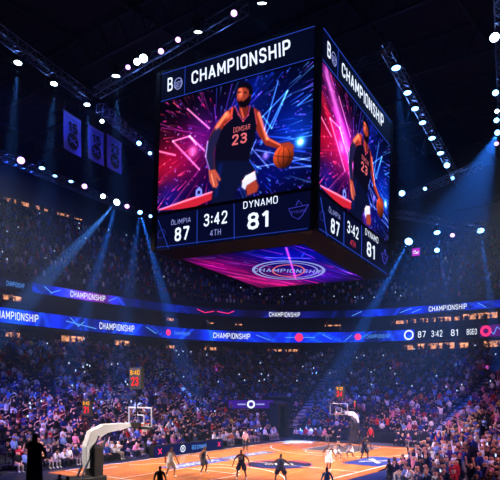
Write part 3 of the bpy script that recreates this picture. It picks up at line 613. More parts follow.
# scorer's table with lit boards along the left sideline
ledm = mat('led_board_navy', hexc(8, 20, 84), emit=.9)
u = -9.2; texts = ['', 'GEO', '', 'DYNAMO', '', 'GEO']
vb = CV0-.45
for i in range(4):
    ub = -4.8+i*2.12; rb = empty('led_board', W(ub+1.05, vb, 0), YAW_U, label=['navy lit advertising board with a pink mark, nearest of the four along the left sideline', 'navy lit advertising board with a round white logo along the left sideline', 'navy lit advertising board with bright blue lettering along the left sideline', 'navy lit advertising board at the far end of the row along the left sideline'][i], cat='advertising board')
    MB().box((0, .25, .46), (2.1, .5, .92)).build('cabinet', black, rb)
    m = MB(); m.add([(-1.03, -.01, .04), (1.03, -.01, .04), (1.03, -.01, .9), (-1.03, -.01, .9)], [(0, 1, 2, 3)]); m.build('lit_panel', ledm, rb)
    def lt(s, x, w_, h_, mt):
        vs, fs = text_geo(s, .02, w_, h_); MB().add([(x+a, -.03, .47+b_) for a, b_ in vs], fs).build('lettering', mt, rb)
    if i == 0: lt('X', -.4, .45, .45, pink)
    if i == 1:
        m = MB(); n = 16; vs = [(.1+.3*k_*math.cos(2*PI*q/n), -.03, .47+.3*k_*math.sin(2*PI*q/n)) for k_ in (1, .75) for q in range(n)]; m.add(vs, [(q, (q+1) % n, n+(q+1) % n, n+q) for q in range(n)]); m.build('round_logo', white, rb); lt('B', .1, .2, .3, white)
    if i == 2: lt('GEO DYNAMO', 0, 1.85, .36, cyan)
    if i == 3: lt('X', .5, .4, .4, pink)
# ------------------------------------------------------------------ hoops
orange = mat('orange_rim', hexc(235, 80, 20), .4); glass = bpy.data.materials.new('backboard_glass'); glass.use_nodes = True
g_ = glass.node_tree; g_.nodes.clear(); o_ = g_.nodes.new('ShaderNodeOutputMaterial'); t_ = g_.nodes.new('ShaderNodeBsdfTransparent'); gg = g_.nodes.new('ShaderNodeBsdfGlossy'); gg.inputs['Roughness'].default_value = .05; mm = g_.nodes.new('ShaderNodeMixShader'); mm.inputs[0].default_value = .06
g_.links.new(t_.outputs[0], mm.inputs[1]); g_.links.new(gg.outputs[0], mm.inputs[2]); g_.links.new(mm.outputs[0], o_.inputs[0])
whitep = mat('white_padding', hexc(225, 228, 240), .5); padm = mat('black_padding', hexc(16, 16, 26), .6); netm = mat('white_net', hexc(230, 230, 235), .8); red = mat('shot_clock_red', hexc(255, 40, 40), emit=1.6); amber = mat('shot_clock_amber', hexc(255, 170, 40), emit=1.4)
def clock_box(root, x, z, top, main, w_=.8, h_=1.0):
    cb = empty('x', (0, 0, 0)); bpy.data.objects.remove(cb)
    b_ = MB(); b_.box((x, 0, z), (.22, w_, h_)); o = b_.build('shot_clock', padm, root)
    for s, zz, hh, mt, ww in ((top, z+h_*.27, h_*.24, amber, w_*.8), (main, z-h_*.14, h_*.42, red, w_*.62)):
        vs, fs = text_geo(s, .03, ww, hh)
        for sg in (-1, 1): MB().add([(x+sg*.13, -a*sg*-1, zz+c_) for a, c_ in vs], fs).build('clock_digits', mt, o)
    return o
def hoop(p, yaw, lab, dz=0, arm='white', clock=('8:40', '23'), sc_=1, lift=0):
    """local +x points from the stanchion into the court; board at x = 0"""
    r = empty('basketball_hoop', p, yaw, label=lab, cat='basketball hoop')
    zb = 2.9+dz; r.scale = (sc_,)*3
    m = MB(); m.add([(0, -.9, zb+.02), (0, .9, zb+.02), (0, .9, zb+1.05), (0, -.9, zb+1.05), (-.02, -.9, zb+.02), (-.02, .9, zb+.02), (-.02, .9, zb+1.05), (-.02, -.9, zb+1.05)], [(0, 1, 2, 3), (7, 6, 5, 4)]); bb = m.build('backboard', glass, r)
    m = MB()
    for a, c_ in (((0, -.92, zb), (0, -.92, zb+1.07)), ((0, .92, zb), (0, .92, zb+1.07)), ((0, -.92, zb+1.07), (0, .92, zb+1.07)), ((0, -.92, zb), (0, .92, zb))): m.bar(a, c_, .07, .07)
    m.build('white_frame', whitep, bb)
    m = MB()
    for a, c_ in (((.02, -.3, zb+.2), (.02, -.3, zb+.65)), ((.02, .3, zb+.2), (.02, .3, zb+.65)), ((.02, -.3, zb+.65), (.02, .3, zb+.65)), ((.02, -.3, zb+.2), (.02, .3, zb+.2))): m.bar(a, c_, .06, .06)
    m.build('target_square', whitep, bb)
    m = MB(); m.box((-.0, 0, zb-.05), (.14, 1.9, .14)); m.build('bottom_padding', padm, bb)
    rim = MB().torus((.38, 0, zb+.15), .23, .022).build('rim', orange, r, smooth=True); MB().box((.08, 0, zb+.12), (.16, .22, .12)).build('rim_bracket', orange, rim)
    m = MB(); n = 12
    for i in range(n):
        for lv in range(4):
            r0, r1_ = .225-.035*lv, .225-.035*(lv+1); z0, z1 = zb+.14-.11*lv, zb+.14-.11*(lv+1)
            for s_ in (-1, 1):
                a0 = 2*PI*(i+.5*(lv % 2))/n; a1 = a0+s_*PI/n; m.tube((.38+r0*math.cos(a0), r0*math.sin(a0), z0), (.38+r1_*math.cos(a1), r1_*math.sin(a1), z1), .008, n=3, cap=False)
    m.build('net', netm, r)
    # arm: bent boom from the base up and over to the board
    am = whitep
    pts = [(-3.6, 0, .9), (-3.6, 0, 2.0), (-3.25, 0, 2.55), (-2.5, 0, 2.9+dz*.5), (-1.5, 0, 3.0+dz), (-.85, 0, 3.05+dz)]
    wd = [.34, .36, .44, .46, .34, .22]; vs = []; m = MB()
    for (x, y, z), h_ in zip(pts, wd):
        for j_, k_ in ((-1, -1), (1, -1), (1, 1), (-1, 1)): vs.append((x-(k_*h_*.5 if z < 2.7 else k_*h_*.25), j_*.2, z+(0 if z < 2.4 else k_*h_*.5)))
    m.add(vs, [(4*i+q, 4*(i+1)+q, 4*(i+1)+(q+1) % 4, 4*i+(q+1) % 4) for i in range(len(pts)-1) for q in range(4)]+[(3, 2, 1, 0), (20, 21, 22, 23)])
    bevel(m.build('white_arm', am, r), .03)
    MB().bar((-.9, 0, 3.05+dz), (-.03, 0, 3.05+dz), .2, .2).build('board_link', padm, r)
    m = MB(); m.bar((-4.1, -.18, .4), (-3.0, -.18, 2.5), .08, .08); m.bar((-4.1, .18, .4), (-3.0, .18, 2.5), .08, .08); m.bar((-2.85, 0, 1.2), (-2.2, 0, 2.75), .1, .1); m.build('brace', railm, r)
    b_ = MB(); b_.box((-3.15, 0, 1.0), (.6, .8, 2.0)); bevel(b_.build('padded_column', padm, r), .06)
    b_ = MB(); b_.box((-3.85, 0, .25), (2.2, 1.1, .45)); bevel(b_.build('base', padm, r), .05)
    m = MB(); m.bar((-.25, 0, 3.3+dz), (-.25, 0, 4.6+dz+lift), .07, .07); m.build('clock_pole', padm, r)
    clock_box(r, -.25, 5.05+dz+lift, *clock, w_=.95, h_=1.2)
    return r
DN = 37.6; pn = Vector(((140-250)/F*DN, DN, 0)); uv = UV(pn.x, pn.y); print('near hoop', uv)
pn.z = .04; hoop(pn, YAW_U, 'nearer basketball hoop with white arm at lower left, seen from behind', -.1, sc_=1.12, lift=.55)
DFa = 56.5; pf = Vector(((338.8-250)/F*DFa, DFa, 0)); print('far hoop', UV(pf.x, pf.y))
pf.z = .04; hoop(pf, YAW_U+PI, 'farther basketball hoop facing the camera at the far end of the court', 0, clock=('12', '24'))
# second clock stands near the near hoop and one beside the far hoop
def pole_clock(p, yaw, z, w_, h_, top, main, lab):
    r = empty('shot_clock_stand', p, yaw, label=lab, cat='shot clock'); m = MB(); m.bar((0, 0, 0), (0, 0, z-h_/2), .08, .08); m.box((0, 0, .03), (.5, .5, .06)); m.build('pole', padm, r); clock_box(r, 0, z, top, main, w_, h_)
q = at(87.5, 407.5, 43.5); pole_clock((q.x, q.y, 0), YAW_U, q.z, .9, 1.15, '8:40', '21', 'shot clock on a dark pole left of the nearer hoop, amber over red digits')
q = at(355, 404, 61.5); pole_clock((q.x, q.y, 0), YAW_U+PI, q.z, .28, .8, '1', '1', 'narrow amber shot clock on a pole right of the farther hoop')
# ------------------------------------------------------------------ lighting trusses and stage lights
def tr(px0, py0, px1, py1, z, lab, wd=.8, ht=.8):
    a, b_ = atz(px0, py0, z), atz(px1, py1, z); return lattice('lighting_truss', a, b_, wd, ht, 1.1, .05, steel, label=lab, cat='truss', group='lighting trusses under the roof')
tr(-30, 11, 88, 97, 34, 'steel lattice truss at upper left, sloping down to the corner junction')
tr(97, 93, 245, 7, 34, 'steel lattice truss rising from the left junction towards the top centre')
tr(100, 108, 168, 166, 33, 'short steel lattice truss running on past the left junction to the scoreboard')
tr(-20, 147, 160, 222, 30, 'long dim steel truss low at left, carrying the row of small blue lights')
tr(386, 48, 460, 184, 34, 'steel lattice truss right of the scoreboard with a descending row of blue lights')
tr(500, -10, 503, 150, 34, 'steel lattice truss at the right edge of the picture')
tr(330, 77, 392, 53, 35.5, 'steel truss half hidden behind the top right of the scoreboard')
tr(398, 214, 520, 236, 28, 'distant thin steel truss above the far right stand')
tr(400, 200, 480, 165, 32, 'distant steel truss rising towards the right edge')
# ---- moving-head light: yoke, round housing, glowing lens
lens_m = {}
def lens_mat(key, col, e):
    if key not in lens_m: lens_m[key] = mat('lamp_lens_'+key, col, emit=e)
    return lens_m[key]
COLS = {'white': ((.62, .8, 1), 9), 'blue': ((.16, .45, 1), 9), 'violet': ((.75, .35, 1), 4), 'pink': ((1, .45, .75), 3)}
def fixture_mesh():
    h = MB(); h.tube((0, 0, -.05), (0, 0, .45), .26, .2, n=12); h.tube((0, 0, .45), (0, 0, .55), .2, .1, n=12)
    y = MB(); y.bar((-.32, 0, .2), (-.32, 0, .7), .06, .12); y.bar((.32, 0, .2), (.32, 0, .7), .06, .12); y.bar((-.35, 0, .7), (.35, 0, .7), .14, .08); y.tube((0, 0, .7), (0, 0, .95), .05, n=6)
    l = MB(); n = 14; l.add([(0, 0, -.085)]+[(.235*math.cos(2*PI*i/n), .235*math.sin(2*PI*i/n), -.06) for i in range(n)], [(0, 1+(i+1) % n, 1+i) for i in range(n)])
    return h.mesh('housing', black, True), y.mesh('yoke', black), l.mesh('lens', black)
FH, FY, FL = fixture_mesh()
def fixture(px, py, z, size, colour, lab, aim, power=0, ang=9, blend=.6, grp='stage lights on the roof trusses'):
    p = atz(px, py, z); r = empty('stage_light', p, label=lab, cat='stage light', group=grp); r.scale = (size*1.08,)*3
    tgt = Vector(aim) if aim is not None else Vector((p.x*.6, p.y-26, 4))
    d = (tgt-p).normalized(); r.rotation_euler = (-d).to_track_quat('Z', 'Y').to_euler()
    link('housing', FH, r); link('yoke', FY, r)
    me = FL.copy(); me.materials.clear(); me.materials.append(lens_mat(colour, *COLS[colour])); link('lens', me, r)
    if power:
        l = bpy.data.lights.new('stage_beam', 'SPOT'); l.energy = power; l.color = {'white': (.12, .36, 1), 'blue': (.04, .25, 1), 'violet': (.4, .2, 1), 'pink': (1, .3, .6)}[colour]
        l.spot_size = math.radians(ang); l.spot_blend = blend; l.shadow_soft_size = .1; o = bpy.data.objects.new('stage_beam', l); COL.objects.link(o); o.location = p+d*.25*size; o.rotation_euler = d.to_track_quat('-Z', 'Y').to_euler()
    if size > 1.05: l = bpy.data.lights.new('lamp_spill', 'POINT'); l.energy = 45*size; l.color = (.15, .35, 1) if colour in ('blue', 'white') else (.5, .2, 1); l.shadow_soft_size = .15; o = bpy.data.objects.new('lamp_spill', l); COL.objects.link(o); o.location = p+d*.5  # added point light for truss spill and halo around the lamp
    return p
def down(px, py, z, dx=0, dy=-6): p = atz(px, py, z); return (p.x+dx, p.y+dy, 0)
BP = 340000
FX = [  # px, py, z, size, colour, label, aim, power, cone
 (18, 62, 33.2, 1.25, 'white', 'bright stage light nearest the left edge on the upper left truss', down(18, 62, 33), BP*.5, 10),
 (54, 83, 33.2, 1.2, 'white', 'bright stage light midway along the upper left truss', down(54, 83, 33), BP*.5, 10),
 (87, 104, 33.2, 1.15, 'white', 'stage light at the junction of the two left trusses, above the banners', down(87, 104, 33, 2, -3), BP*.35, 12),
 (116, 75, 33.2, 1.35, 'white', 'bright stage light just right of the left junction, with a wide blue beam', down(116, 75, 33, 0, 4), BP*.6, 13),
 (128, 67, 33.2, .8, 'violet', 'small violet stage light between two brighter lamps on the left truss', None, 0, 0),
 (137, 61.5, 33.2, 1.1, 'white', 'square-looking white stage light, left of a close pair on the truss', None, 0, 0),
 (143.5, 58, 33.2, 1.35, 'white', 'large white stage light, right of a close pair on the truss', None, 0, 0),
 (161, 51, 33.2, .9, 'violet', 'violet stage light above the left end of the scoreboard', None, 0, 0),
 (178, 39.5, 33.2, .8, 'violet', 'dim violet stage light above the word on the scoreboard', None, 0, 0),
 (198, 31, 33.2, 1.2, 'white', 'bright stage light above the scoreboard title with a blue haze below', down(198, 31, 33, 0, 8), BP*.12, 12),
 (234, 13, 33.2, .9, 'violet', 'violet stage light near the top of the picture above the scoreboard', None, 0, 0),
 (262, 2, 33.2, 1.3, 'white', 'bright stage light at the top edge above the middle of the scoreboard', down(262, 2, 33, 0, 12), BP*.15, 12),
 (102, 121, 32, .8, 'white', 'small stage light right of the tallest banner', None, 0, 0), (139, 143, 32, 1.0, 'blue', 'blue stage light right of the row of banners', None, 0, 0), (150, 153, 32, .8, 'blue', 'small blue stage light close to the left side of the scoreboard', None, 0, 0),
 (21, 160, 29.4, 1.5, 'violet', 'violet stage light at the left end of the low left row', None, 0, 0), (42, 167.5, 29.4, 1.2, 'blue', 'blue stage light second from the left in the low left row', down(42, 167, 29), BP*.35, 9),
 (55, 175.5, 29.4, .9, 'blue', 'blue stage light third from the left in the low left row', down(55, 176, 29), BP*.25, 9), (71, 181, 29.4, 1.0, 'blue', 'blue stage light in the middle of the low left row', down(71, 181, 29), BP*.2, 8),
 (84.5, 186, 29.4, 1.2, 'violet', 'pale stage light right of the middle of the low left row', None, 0, 0), (103, 196, 29.4, 1.2, 'white', 'stage light just left of the brightest beam lamp', None, 0, 0),
 (117, 202, 29.4, 1.6, 'white', 'brilliant stage light throwing two long blue beams down to the left', at(62, 262, 62), BP*7, 5),
 (127, 206, 29.4, 1.2, 'violet', 'small violet stage light just right of the brilliant beam lamp', None, 0, 0), (140, 212, 29.4, 1.3, 'blue', 'bright blue stage light whose beams fall beside the scoreboard', at(158, 275, 75), BP*7, 5.5),
 (150.5, 216, 29.4, .9, 'blue', 'small blue stage light last in the low left row by the scoreboard', None, 0, 0),
 (396, 67, 33.4, 1.5, 'blue', 'largest blue stage light, topmost in the row right of the scoreboard', down(396, 67, 33, 2, -4), BP*.7, 11), (407.5, 92, 33.4, 1.35, 'blue', 'blue stage light second from the top in the right row', down(407, 92, 33), BP*.3, 10),
 (415, 108, 33.4, 1.35, 'blue', 'blue stage light third from the top in the right row', down(415, 108, 33), BP*.3, 10), (422.5, 122, 33.4, 1.35, 'blue', 'blue stage light fourth from the top in the right row', down(422, 122, 33), BP*.25, 10),
 (432, 137.5, 33.4, 1.45, 'blue', 'blue stage light fifth from the top in the right row', down(432, 137, 33), BP*.3, 10), (440.5, 152.5, 33.4, 1.5, 'blue', 'blue stage light sixth from the top in the right row', down(440, 152, 33), BP*.3, 10),
 (447, 165, 33.4, 1.4, 'blue', 'blue stage light seventh from the top in the right row', None, 0, 0), (452.5, 178, 33.4, 1.0, 'blue', 'smallest blue stage light at the bottom of the right row', None, 0, 0),
 (402, 193, 27.5, 1.3, 'blue', 'lone faint blue stage light right of the scoreboard side screen', None, 0, 0), (425, 188.5, 31, .9, 'blue', 'tiny blue stage light below the right row', None, 0, 0),
 (409, 241, 26.5, 2.2, 'blue', 'brilliant blue stage light beaming down left beside the scoreboard bottom corner', at(377, 300, 77), BP*7, 5),
 (437, 232, 27.4, 1.7, 'blue', 'blue stage light in the far right row with a short beam', down(437, 232, 27, 0, -12), BP*2.5, 5), (437, 250, 24, 1.3, 'blue', 'blue stage light hanging lower than the rest of the far right row', None, 0, 0), (452.5, 235, 27.2, 1.2, 'violet', 'small violet stage light in the far right row', None, 0, 0),
 (480.5, 230, 27.8, 1.9, 'blue', 'blue stage light at right with a beam falling to the far stand', down(480, 230, 27, -2, -14), BP*5, 5.5),
 (494.5, 37, 33.2, 1.4, 'white', 'white stage light highest on the truss at the right edge', None, 0, 0), (495.5, 92.5, 33.2, 1.1, 'blue', 'blue stage light halfway down the truss at the right edge', None, 0, 0),
 (497, 111, 32.6, .8, 'white', 'small pale stage light on the right edge truss', None, 0, 0), (496.5, 120, 32.6, 1.0, 'blue', 'blue stage light below the small pale one at the right edge', None, 0, 0), (497.5, 132.5, 32.6, 1.1, 'blue', 'blue stage light at the right edge with a beam fanning down left', at(466, 205, 44), BP*2.5, 9), (496.5, 143.5, 32.6, .9, 'violet', 'lowest stage light on the truss at the right edge', None, 0, 0)]
for f in FX: fixture(*f[:8], ang=f[8])
# second beams of the two bright lamps
def spot(p, tgt, e, col, ang, blend=.5, r=.2):  # also makes the unseen washes and fills added further down
    l = bpy.data.lights.new('beam_or_fill_spot', 'SPOT'); l.energy = e; l.color = col; l.spot_size = math.radians(ang); l.spot_blend = blend; l.shadow_soft_size = r
    o = bpy.data.objects.new('beam_or_fill_spot', l); COL.objects.link(o); o.location = p; d = Vector(tgt)-Vector(p); o.rotation_euler = d.to_track_quat('-Z', 'Y').to_euler(); return o
p = atz(117, 202, 29.2); spot(p, at(96, 275, 66), BP*5, (.04, .25, 1), 4.5)
p = atz(140, 212, 29.2); spot(p, at(133, 262, 73), BP*2.5, (.04, .25, 1), 5)
# hanging banners
bann = mat('banner_blue_cloth', hexc(90, 105, 235), .8, noise=.1, nscale=1); bdark = mat('banner_print', hexc(8, 8, 40), .9)
def banner(tl, tr_, br_, bl, D0, D1, num, lab):
    A, B_, C_, D_ = at(*tl, D0), at(*tr_, D1), at(*br_, D1), at(*bl, D0)
    B_.z = A.z; h = A.z-D_.z; wdt = Vector((B_.x-A.x, B_.y-A.y, 0)).length; yaw = math.atan2(B_.y-A.y, B_.x-A.x)
    r = empty('hanging_banner', (A+B_)/2, yaw, label=lab, cat='banner', group='retired number banners')
    m = MB(); n = 10; vs = []
    for j_ in range(n+1):
        for i in range(7): vs.append((-wdt/2+wdt*i/6, .04*math.sin(i*1.1+j_*.5)*j_/n, -h*j_/n))
    m.add(vs, [(j_*7+i, j_*7+i+1, (j_+1)*7+i+1, (j_+1)*7+i) for j_ in range(n) for i in range(6)])
    m.build('cloth', bann, r, smooth=True); MB().tube((-wdt/2-.1, 0, .02), (wdt/2+.1, 0, .02), .05).build('top_pole', steel, r)
    vs, fs = text_geo(num, .045, wdt*.55, h*.28); MB().add([(x, -.09, y-h*.34) for x, y in vs], fs).build('number', bdark, r)
    vs, fs = text_geo('CHAMPION', .0, wdt*.7, h*.05); MB().add([(x, -.09, y-h*.12) for x, y in vs], fs).build('lettering', bdark, r)
    m = MB(); k = 18; m.add([(0, -.09, -h*.7)]+[(wdt*.3*math.cos(2*PI*i/k), -.09, -h*.7+wdt*.3*math.sin(2*PI*i/k)) for i in range(k)], [(0, 1+i, 1+(i+1) % k) for i in range(k)]); e_ = m.build('round_emblem', bdark, r)
    m = MB(); m.bar((-wdt*.2, -.11, -h*.64), (wdt*.2, -.11, -h*.76), .05, .1); m.bar((-wdt*.18, -.11, -h*.76), (wdt*.15, -.11, -h*.62), .05, .1); m.build('emblem_mark', bann, e_)
    for s_ in (-1, 1): MB().tube((s_*wdt*.42, 0, .0), (s_*wdt*.42, 0, 37-A.z), .02, n=4).build('hanging_wire', darkm, r)
banner((63.5, 110), (81, 120), (80, 156.5), (62.5, 148), 57, 59.4, '15', 'nearest and leftmost blue hanging banner with the number 15')
banner((88, 124), (103.5, 133), (102.5, 166.5), (86.5, 158), 60.6, 62.9, '15', 'middle blue hanging banner with the number 15, between the other two')
banner((107, 134), (121.5, 142), (120.5, 175), (106, 167), 63.6, 66.0, '23', 'rightmost blue hanging banner with the number 23')
# ------------------------------------------------------------------ people
skinm = bpy.data.materials.new('skin'); skinm.use_nodes = True; nt = skinm.node_tree; b_ = nt.nodes['Principled BSDF']; oi = nt.nodes.new('ShaderNodeObjectInfo'); rp = nt.nodes.new('ShaderNodeValToRGB')
rp.color_ramp.elements[0].color = (*hexc(98, 58, 40), 1); rp.color_ramp.elements[1].color = (*hexc(226, 172, 145), 1); rp.color_ramp.elements[1].position = .7; nt.links.new(oi.outputs['Random'], rp.inputs[0]); nt.links.new(rp.outputs[0], b_.inputs['Base Color']); b_.inputs['Roughness'].default_value = .55
skind = mat('skin_dark_brown', hexc(104, 58, 40), .5); hairm = mat('dark_hair', hexc(24, 16, 16), .8); topm = objcol_mat('clothing'); trou = mat('dark_trousers', hexc(22, 24, 44), .8); trouk = mat('khaki_trousers', hexc(150, 145, 150), .8); shoe = mat('shoes', hexc(200, 200, 215), .6); shoed = mat('dark_shoes', hexc(20, 20, 26), .6)
whitek = mat('white_kit_cloth', hexc(228, 226, 235), .8); darkk = mat('dark_kit_cloth', hexc(20, 22, 56), .8); blackk = mat('black_cloth', hexc(14, 14, 22), .9); maroon = mat('maroon_cloth', hexc(90, 30, 44), .9); refk = mat('grey_pink_shirt', hexc(205, 150, 165), .8)
def body(pose, mats, kit='crowd', fingers=False, slim=1.0):
    """pose: pel, chest, neck, head positions and lists for knees, ankles, toes, elbows, wrists, hands ([left, right]); one skinned continuous surface"""
    V_ = []; E_ = []; R_ = []; segs = []
    def add(p, r, par=None, part='torso'):
        V_.append(Vector(p)); R_.append(r if isinstance(r, tuple) else (r, r)); i = len(V_)-1
        if par is not None: E_.append((par, i)); segs.append((V_[par], V_[i], part))
        return i
    P_ = {k: ([Vector(q) for q in v] if isinstance(v, list) else Vector(v)) for k, v in pose.items()}
    pel = add(P_['pel'], (.15*slim, .12)); bel = add(P_['pel'].lerp(P_['chest'], .45), (.135*slim, .11), pel); ch = add(P_['chest'], (.165*slim, .12), bel)
    nb = add(P_['neck'], (.075, .07), ch); n2 = add(P_['neck'].lerp(P_['head'], .35), (.055, .055), nb, 'head'); up_ = (P_['head']-P_['neck']).normalized()
    h1 = add(P_['head']-up_*.03, (.075, .085), n2, 'head'); h2 = add(P_['head']+up_*.06, (.085, .098), h1, 'head'); add(P_['head']+up_*.135, (.06, .07), h2, 'head')
    f = Vector(P_['face']) if 'face' in P_ else Vector((0, -1, 0)); 
    for s in (0, 1):
        sg = -1 if s == 0 else 1; side = P_['side'] if 'side' in P_ else Vector((1, 0, 0))
        hip = add(P_['pel']+side*sg*.1+Vector((0, 0, -.06)), .095, pel, 'thigh'); kn = add(P_['knees'][s], .062, hip, 'thigh'); mid = add(P_['knees'][s].lerp(P_['ankles'][s], .35), .056, kn, 'shin'); an = add(P_['ankles'][s], .04, mid, 'shin'); add(P_['toes'][s], (.042, .03), an, 'foot')
        sh = add(P_['neck']+side*sg*.17+Vector((0, 0, -.06)), .068, ch if False else nb, 'uparm'); ub = add((P_['neck']+side*sg*.17+Vector((0, 0, -.06))).lerp(P_['elbows'][s], .5), .05, sh, 'uparm'); el = add(P_['elbows'][s], .041, ub, 'uparm'); wr = add(P_['wrists'][s], .028, el, 'forearm')
        d = (P_['wrists'][s]-P_['elbows'][s]).normalized(); pa = add(P_['wrists'][s]+d*.07, (.04, .022), wr, 'hand')
        if fingers:
            e = d.cross(f if abs(d.dot(f)) < .9 else Vector((0, 0, 1))).normalized(); nn = e.cross(d)
            for q, (o_, L) in enumerate(((-.033, .075), (-.011, .09), (.011, .085), (.033, .065))):
                a = add(P_['wrists'][s]+d*.1+e*o_, .01, pa, 'hand'); k = add(P_['wrists'][s]+d*(.1+L*.55)+e*o_*1.15+nn*.012, .009, a, 'hand'); add(P_['wrists'][s]+d*(.1+L)+e*o_*1.2+nn*.035, .008, k, 'hand')
            t = add(P_['wrists'][s]+d*.05-e*sg*.05, .012, pa, 'hand'); add(P_['wrists'][s]+d*.09-e*sg*.07, .01, t, 'hand')
        else: add(P_['wrists'][s]+d*.15, (.034, .016), pa, 'hand')
    me = bpy.data.meshes.new('sk'); me.from_pydata([tuple(v) for v in V_], E_, []); o = bpy.data.objects.new('sk', me); COL.objects.link(o)
    sk = o.modifiers.new('s', 'SKIN'); sk.use_smooth_shade = True
    for i, d in enumerate(me.skin_vertices[0].data): d.radius = R_[i]; d.use_root = (i == 0)
    if kit != 'low': sb = o.modifiers.new('d', 'SUBSURF'); sb.levels = 1
    dg = bpy.context.evaluated_depsgraph_get(); out = bpy.data.meshes.new_from_object(o.evaluated_get(dg)); bpy.data.objects.remove(o); out.materials.clear()
    for m_ in mats['list']: out.materials.append(m_)
    hd = P_['head']+up_*.06
    for p in out.polygons:
        c = p.center; bst = min(segs, key=lambda s: ((c-(s[0].lerp(s[1], max(0, min(1, (c-s[0]).dot(s[1]-s[0])/max(1e-6, (s[1]-s[0]).length_squared)))))).length)); part = bst[2]
        if part == 'head':
            rel = c-hd; p.material_index = 4 if (rel.dot(up_) > .045 or (rel.dot(f) < -.03 and rel.dot(up_) > -.06)) else 0
        elif part == 'thigh' and (c-P_['pel']).length < .16: p.material_index = mats['map']['thigh']
        else: p.material_index = mats['map'].get(part, 1)
        p.use_smooth = True
    out.update(); return out
# material slots: 0 skin, 1 top, 2 trousers, 3 shoes, 4 hair
def mp_(kind): return {'crowd': dict(torso=1, uparm=1, forearm=1, hand=0, thigh=2, shin=2, foot=3), 'tee': dict(torso=1, uparm=1, forearm=0, hand=0, thigh=2, shin=2, foot=3), 'kit': dict(torso=1, uparm=0, forearm=0, hand=0, thigh=2, shin=0, foot=3)}[kind]
SEAT = .47
def seated(**k):
    p = dict(pel=(0, 0, SEAT+.08), chest=(0, -.02, .92), neck=(0, -.03, 1.1), head=(0, -.05, 1.21), knees=[(-.13, -.45, .5), (.13, -.45, .5)], ankles=[(-.13, -.42, .09), (.13, -.42, .09)], toes=[(-.14, -.6, .04), (.14, -.6, .04)],
             elbows=[(-.25, -.12, .72), (.25, -.12, .72)], wrists=[(-.12, -.34, .62), (.12, -.34, .62)]); p.update(k); return p
def standing(**k):
    p = dict(pel=(0, 0, .95), chest=(0, 0, 1.28), neck=(0, 0, 1.47), head=(0, -.02, 1.59), knees=[(-.12, -.02, .5), (.12, -.02, .5)], ankles=[(-.13, .02, .09), (.13, .02, .09)], toes=[(-.15, -.16, .04), (.15, -.16, .04)],
             elbows=[(-.27, .03, 1.14), (.27, .03, 1.14)], wrists=[(-.26, -.08, .9), (.26, -.08, .9)]); p.update(k); return p
CP = {'hands on lap': seated(), 'clapping': seated(elbows=[(-.26, -.14, .82), (.26, -.14, .82)], wrists=[(-.05, -.36, .98), (.05, -.36, .98)]),
      'leaning forward': seated(chest=(0, -.14, .86), neck=(0, -.24, 1.0), head=(0, -.31, 1.1), elbows=[(-.2, -.4, .62), (.2, -.4, .62)], wrists=[(-.06, -.56, .68), (.06, -.56, .68)]),
      'one arm raised': seated(elbows=[(-.3, -.05, 1.28), (.25, -.12, .72)], wrists=[(-.26, -.1, 1.52), (.12, -.34, .62)]),
      'standing with arms raised': standing(elbows=[(-.32, -.04, 1.62), (.32, -.04, 1.62)], wrists=[(-.3, -.1, 1.88), (.3, -.1, 1.88)]), 'standing and clapping': standing(elbows=[(-.28, -.12, 1.2), (.28, -.12, 1.2)], wrists=[(-.05, -.32, 1.36), (.05, -.32, 1.36)])}
PROTO = {}
for nm, ps in CP.items():
    for tr_ in (0, 1): PROTO[nm, tr_] = body(ps, {'list': [skinm, topm, [trou, trouk][tr_], [shoed, shoe][tr_], hairm], 'map': mp_('crowd' if tr_ == 0 else 'tee')}, 'low')
# low template bodies for the mass of the crowd: verts, faces, zone (0 skin 1 top 2 trousers 4 hair)
def lowbody(pose, simple=False):
    V_ = []; F_ = []; Z_ = []
    def tube(a, b, ra, rb, n, z, cap=True):
        m = MB(); m.tube(a, b, ra, rb, n, cap=cap); k = len(V_); V_.extend(m.v); F_.extend([tuple(i+k for i in f) for f in m.f]); Z_.extend([z]*len(m.f))
    P_ = pose; pel, ch, nk, hd = [Vector(P_[q]) for q in ('pel', 'chest', 'neck', 'head')]
    k = len(V_); dx = Vector((1, 0, 0)); dy = Vector((0, 1, 0)); rings = [(pel, .16, .12), (ch, .2, .12), (nk-Vector((0, 0, .03)), .19, .09), (nk+Vector((0, 0, .04)), .06, .05)]
    for c, a, b in rings:
        for i in range(6): V_.append(tuple(c+dx*a*math.cos(i*PI/3)+dy*b*math.sin(i*PI/3)))
    for j_ in range(3):
        for i in range(6): F_.append((k+j_*6+i, k+j_*6+(i+1) % 6, k+(j_+1)*6+(i+1) % 6, k+(j_+1)*6+i)); Z_.append(1)
    k = len(V_); hr = [(-.1, .05, 0), (-.03, .088, 0), (.05, .1, 0), (.13, .065, 4)]
    for z, r, _ in hr:
        for i in range(6): V_.append(tuple(hd+Vector((0, 0, z+.02))+dx*r*.9*math.cos(i*PI/3)+dy*r*math.sin(i*PI/3)))
    for j_ in range(3):
        for i in range(6): F_.append((k+j_*6+i, k+j_*6+(i+1) % 6, k+(j_+1)*6+(i+1) % 6, k+(j_+1)*6+i)); Z_.append(4 if (j_ == 2 or i in (1, )) else 0)
    F_.append(tuple(k+18+i for i in range(6))); Z_.append(4)
    if not simple:
        for s in (0, 1):
            sg = -1 if s == 0 else 1; kn = Vector(P_['knees'][s]); an = Vector(P_['ankles'][s]); el = Vector(P_['elbows'][s]); wr = Vector(P_['wrists'][s])
            tube(pel+dx*sg*.1, kn, .09, .065, 4, 2); tube(kn, an, .06, .045, 4, 2, False); sh = nk+dx*sg*.17-Vector((0, 0, .05)); tube(sh, el, .055, .045, 4, 1, False); tube(el, wr+(wr-el)*.3, .042, .035, 4, 0)
    return np.array(V_), F_, np.array(Z_)
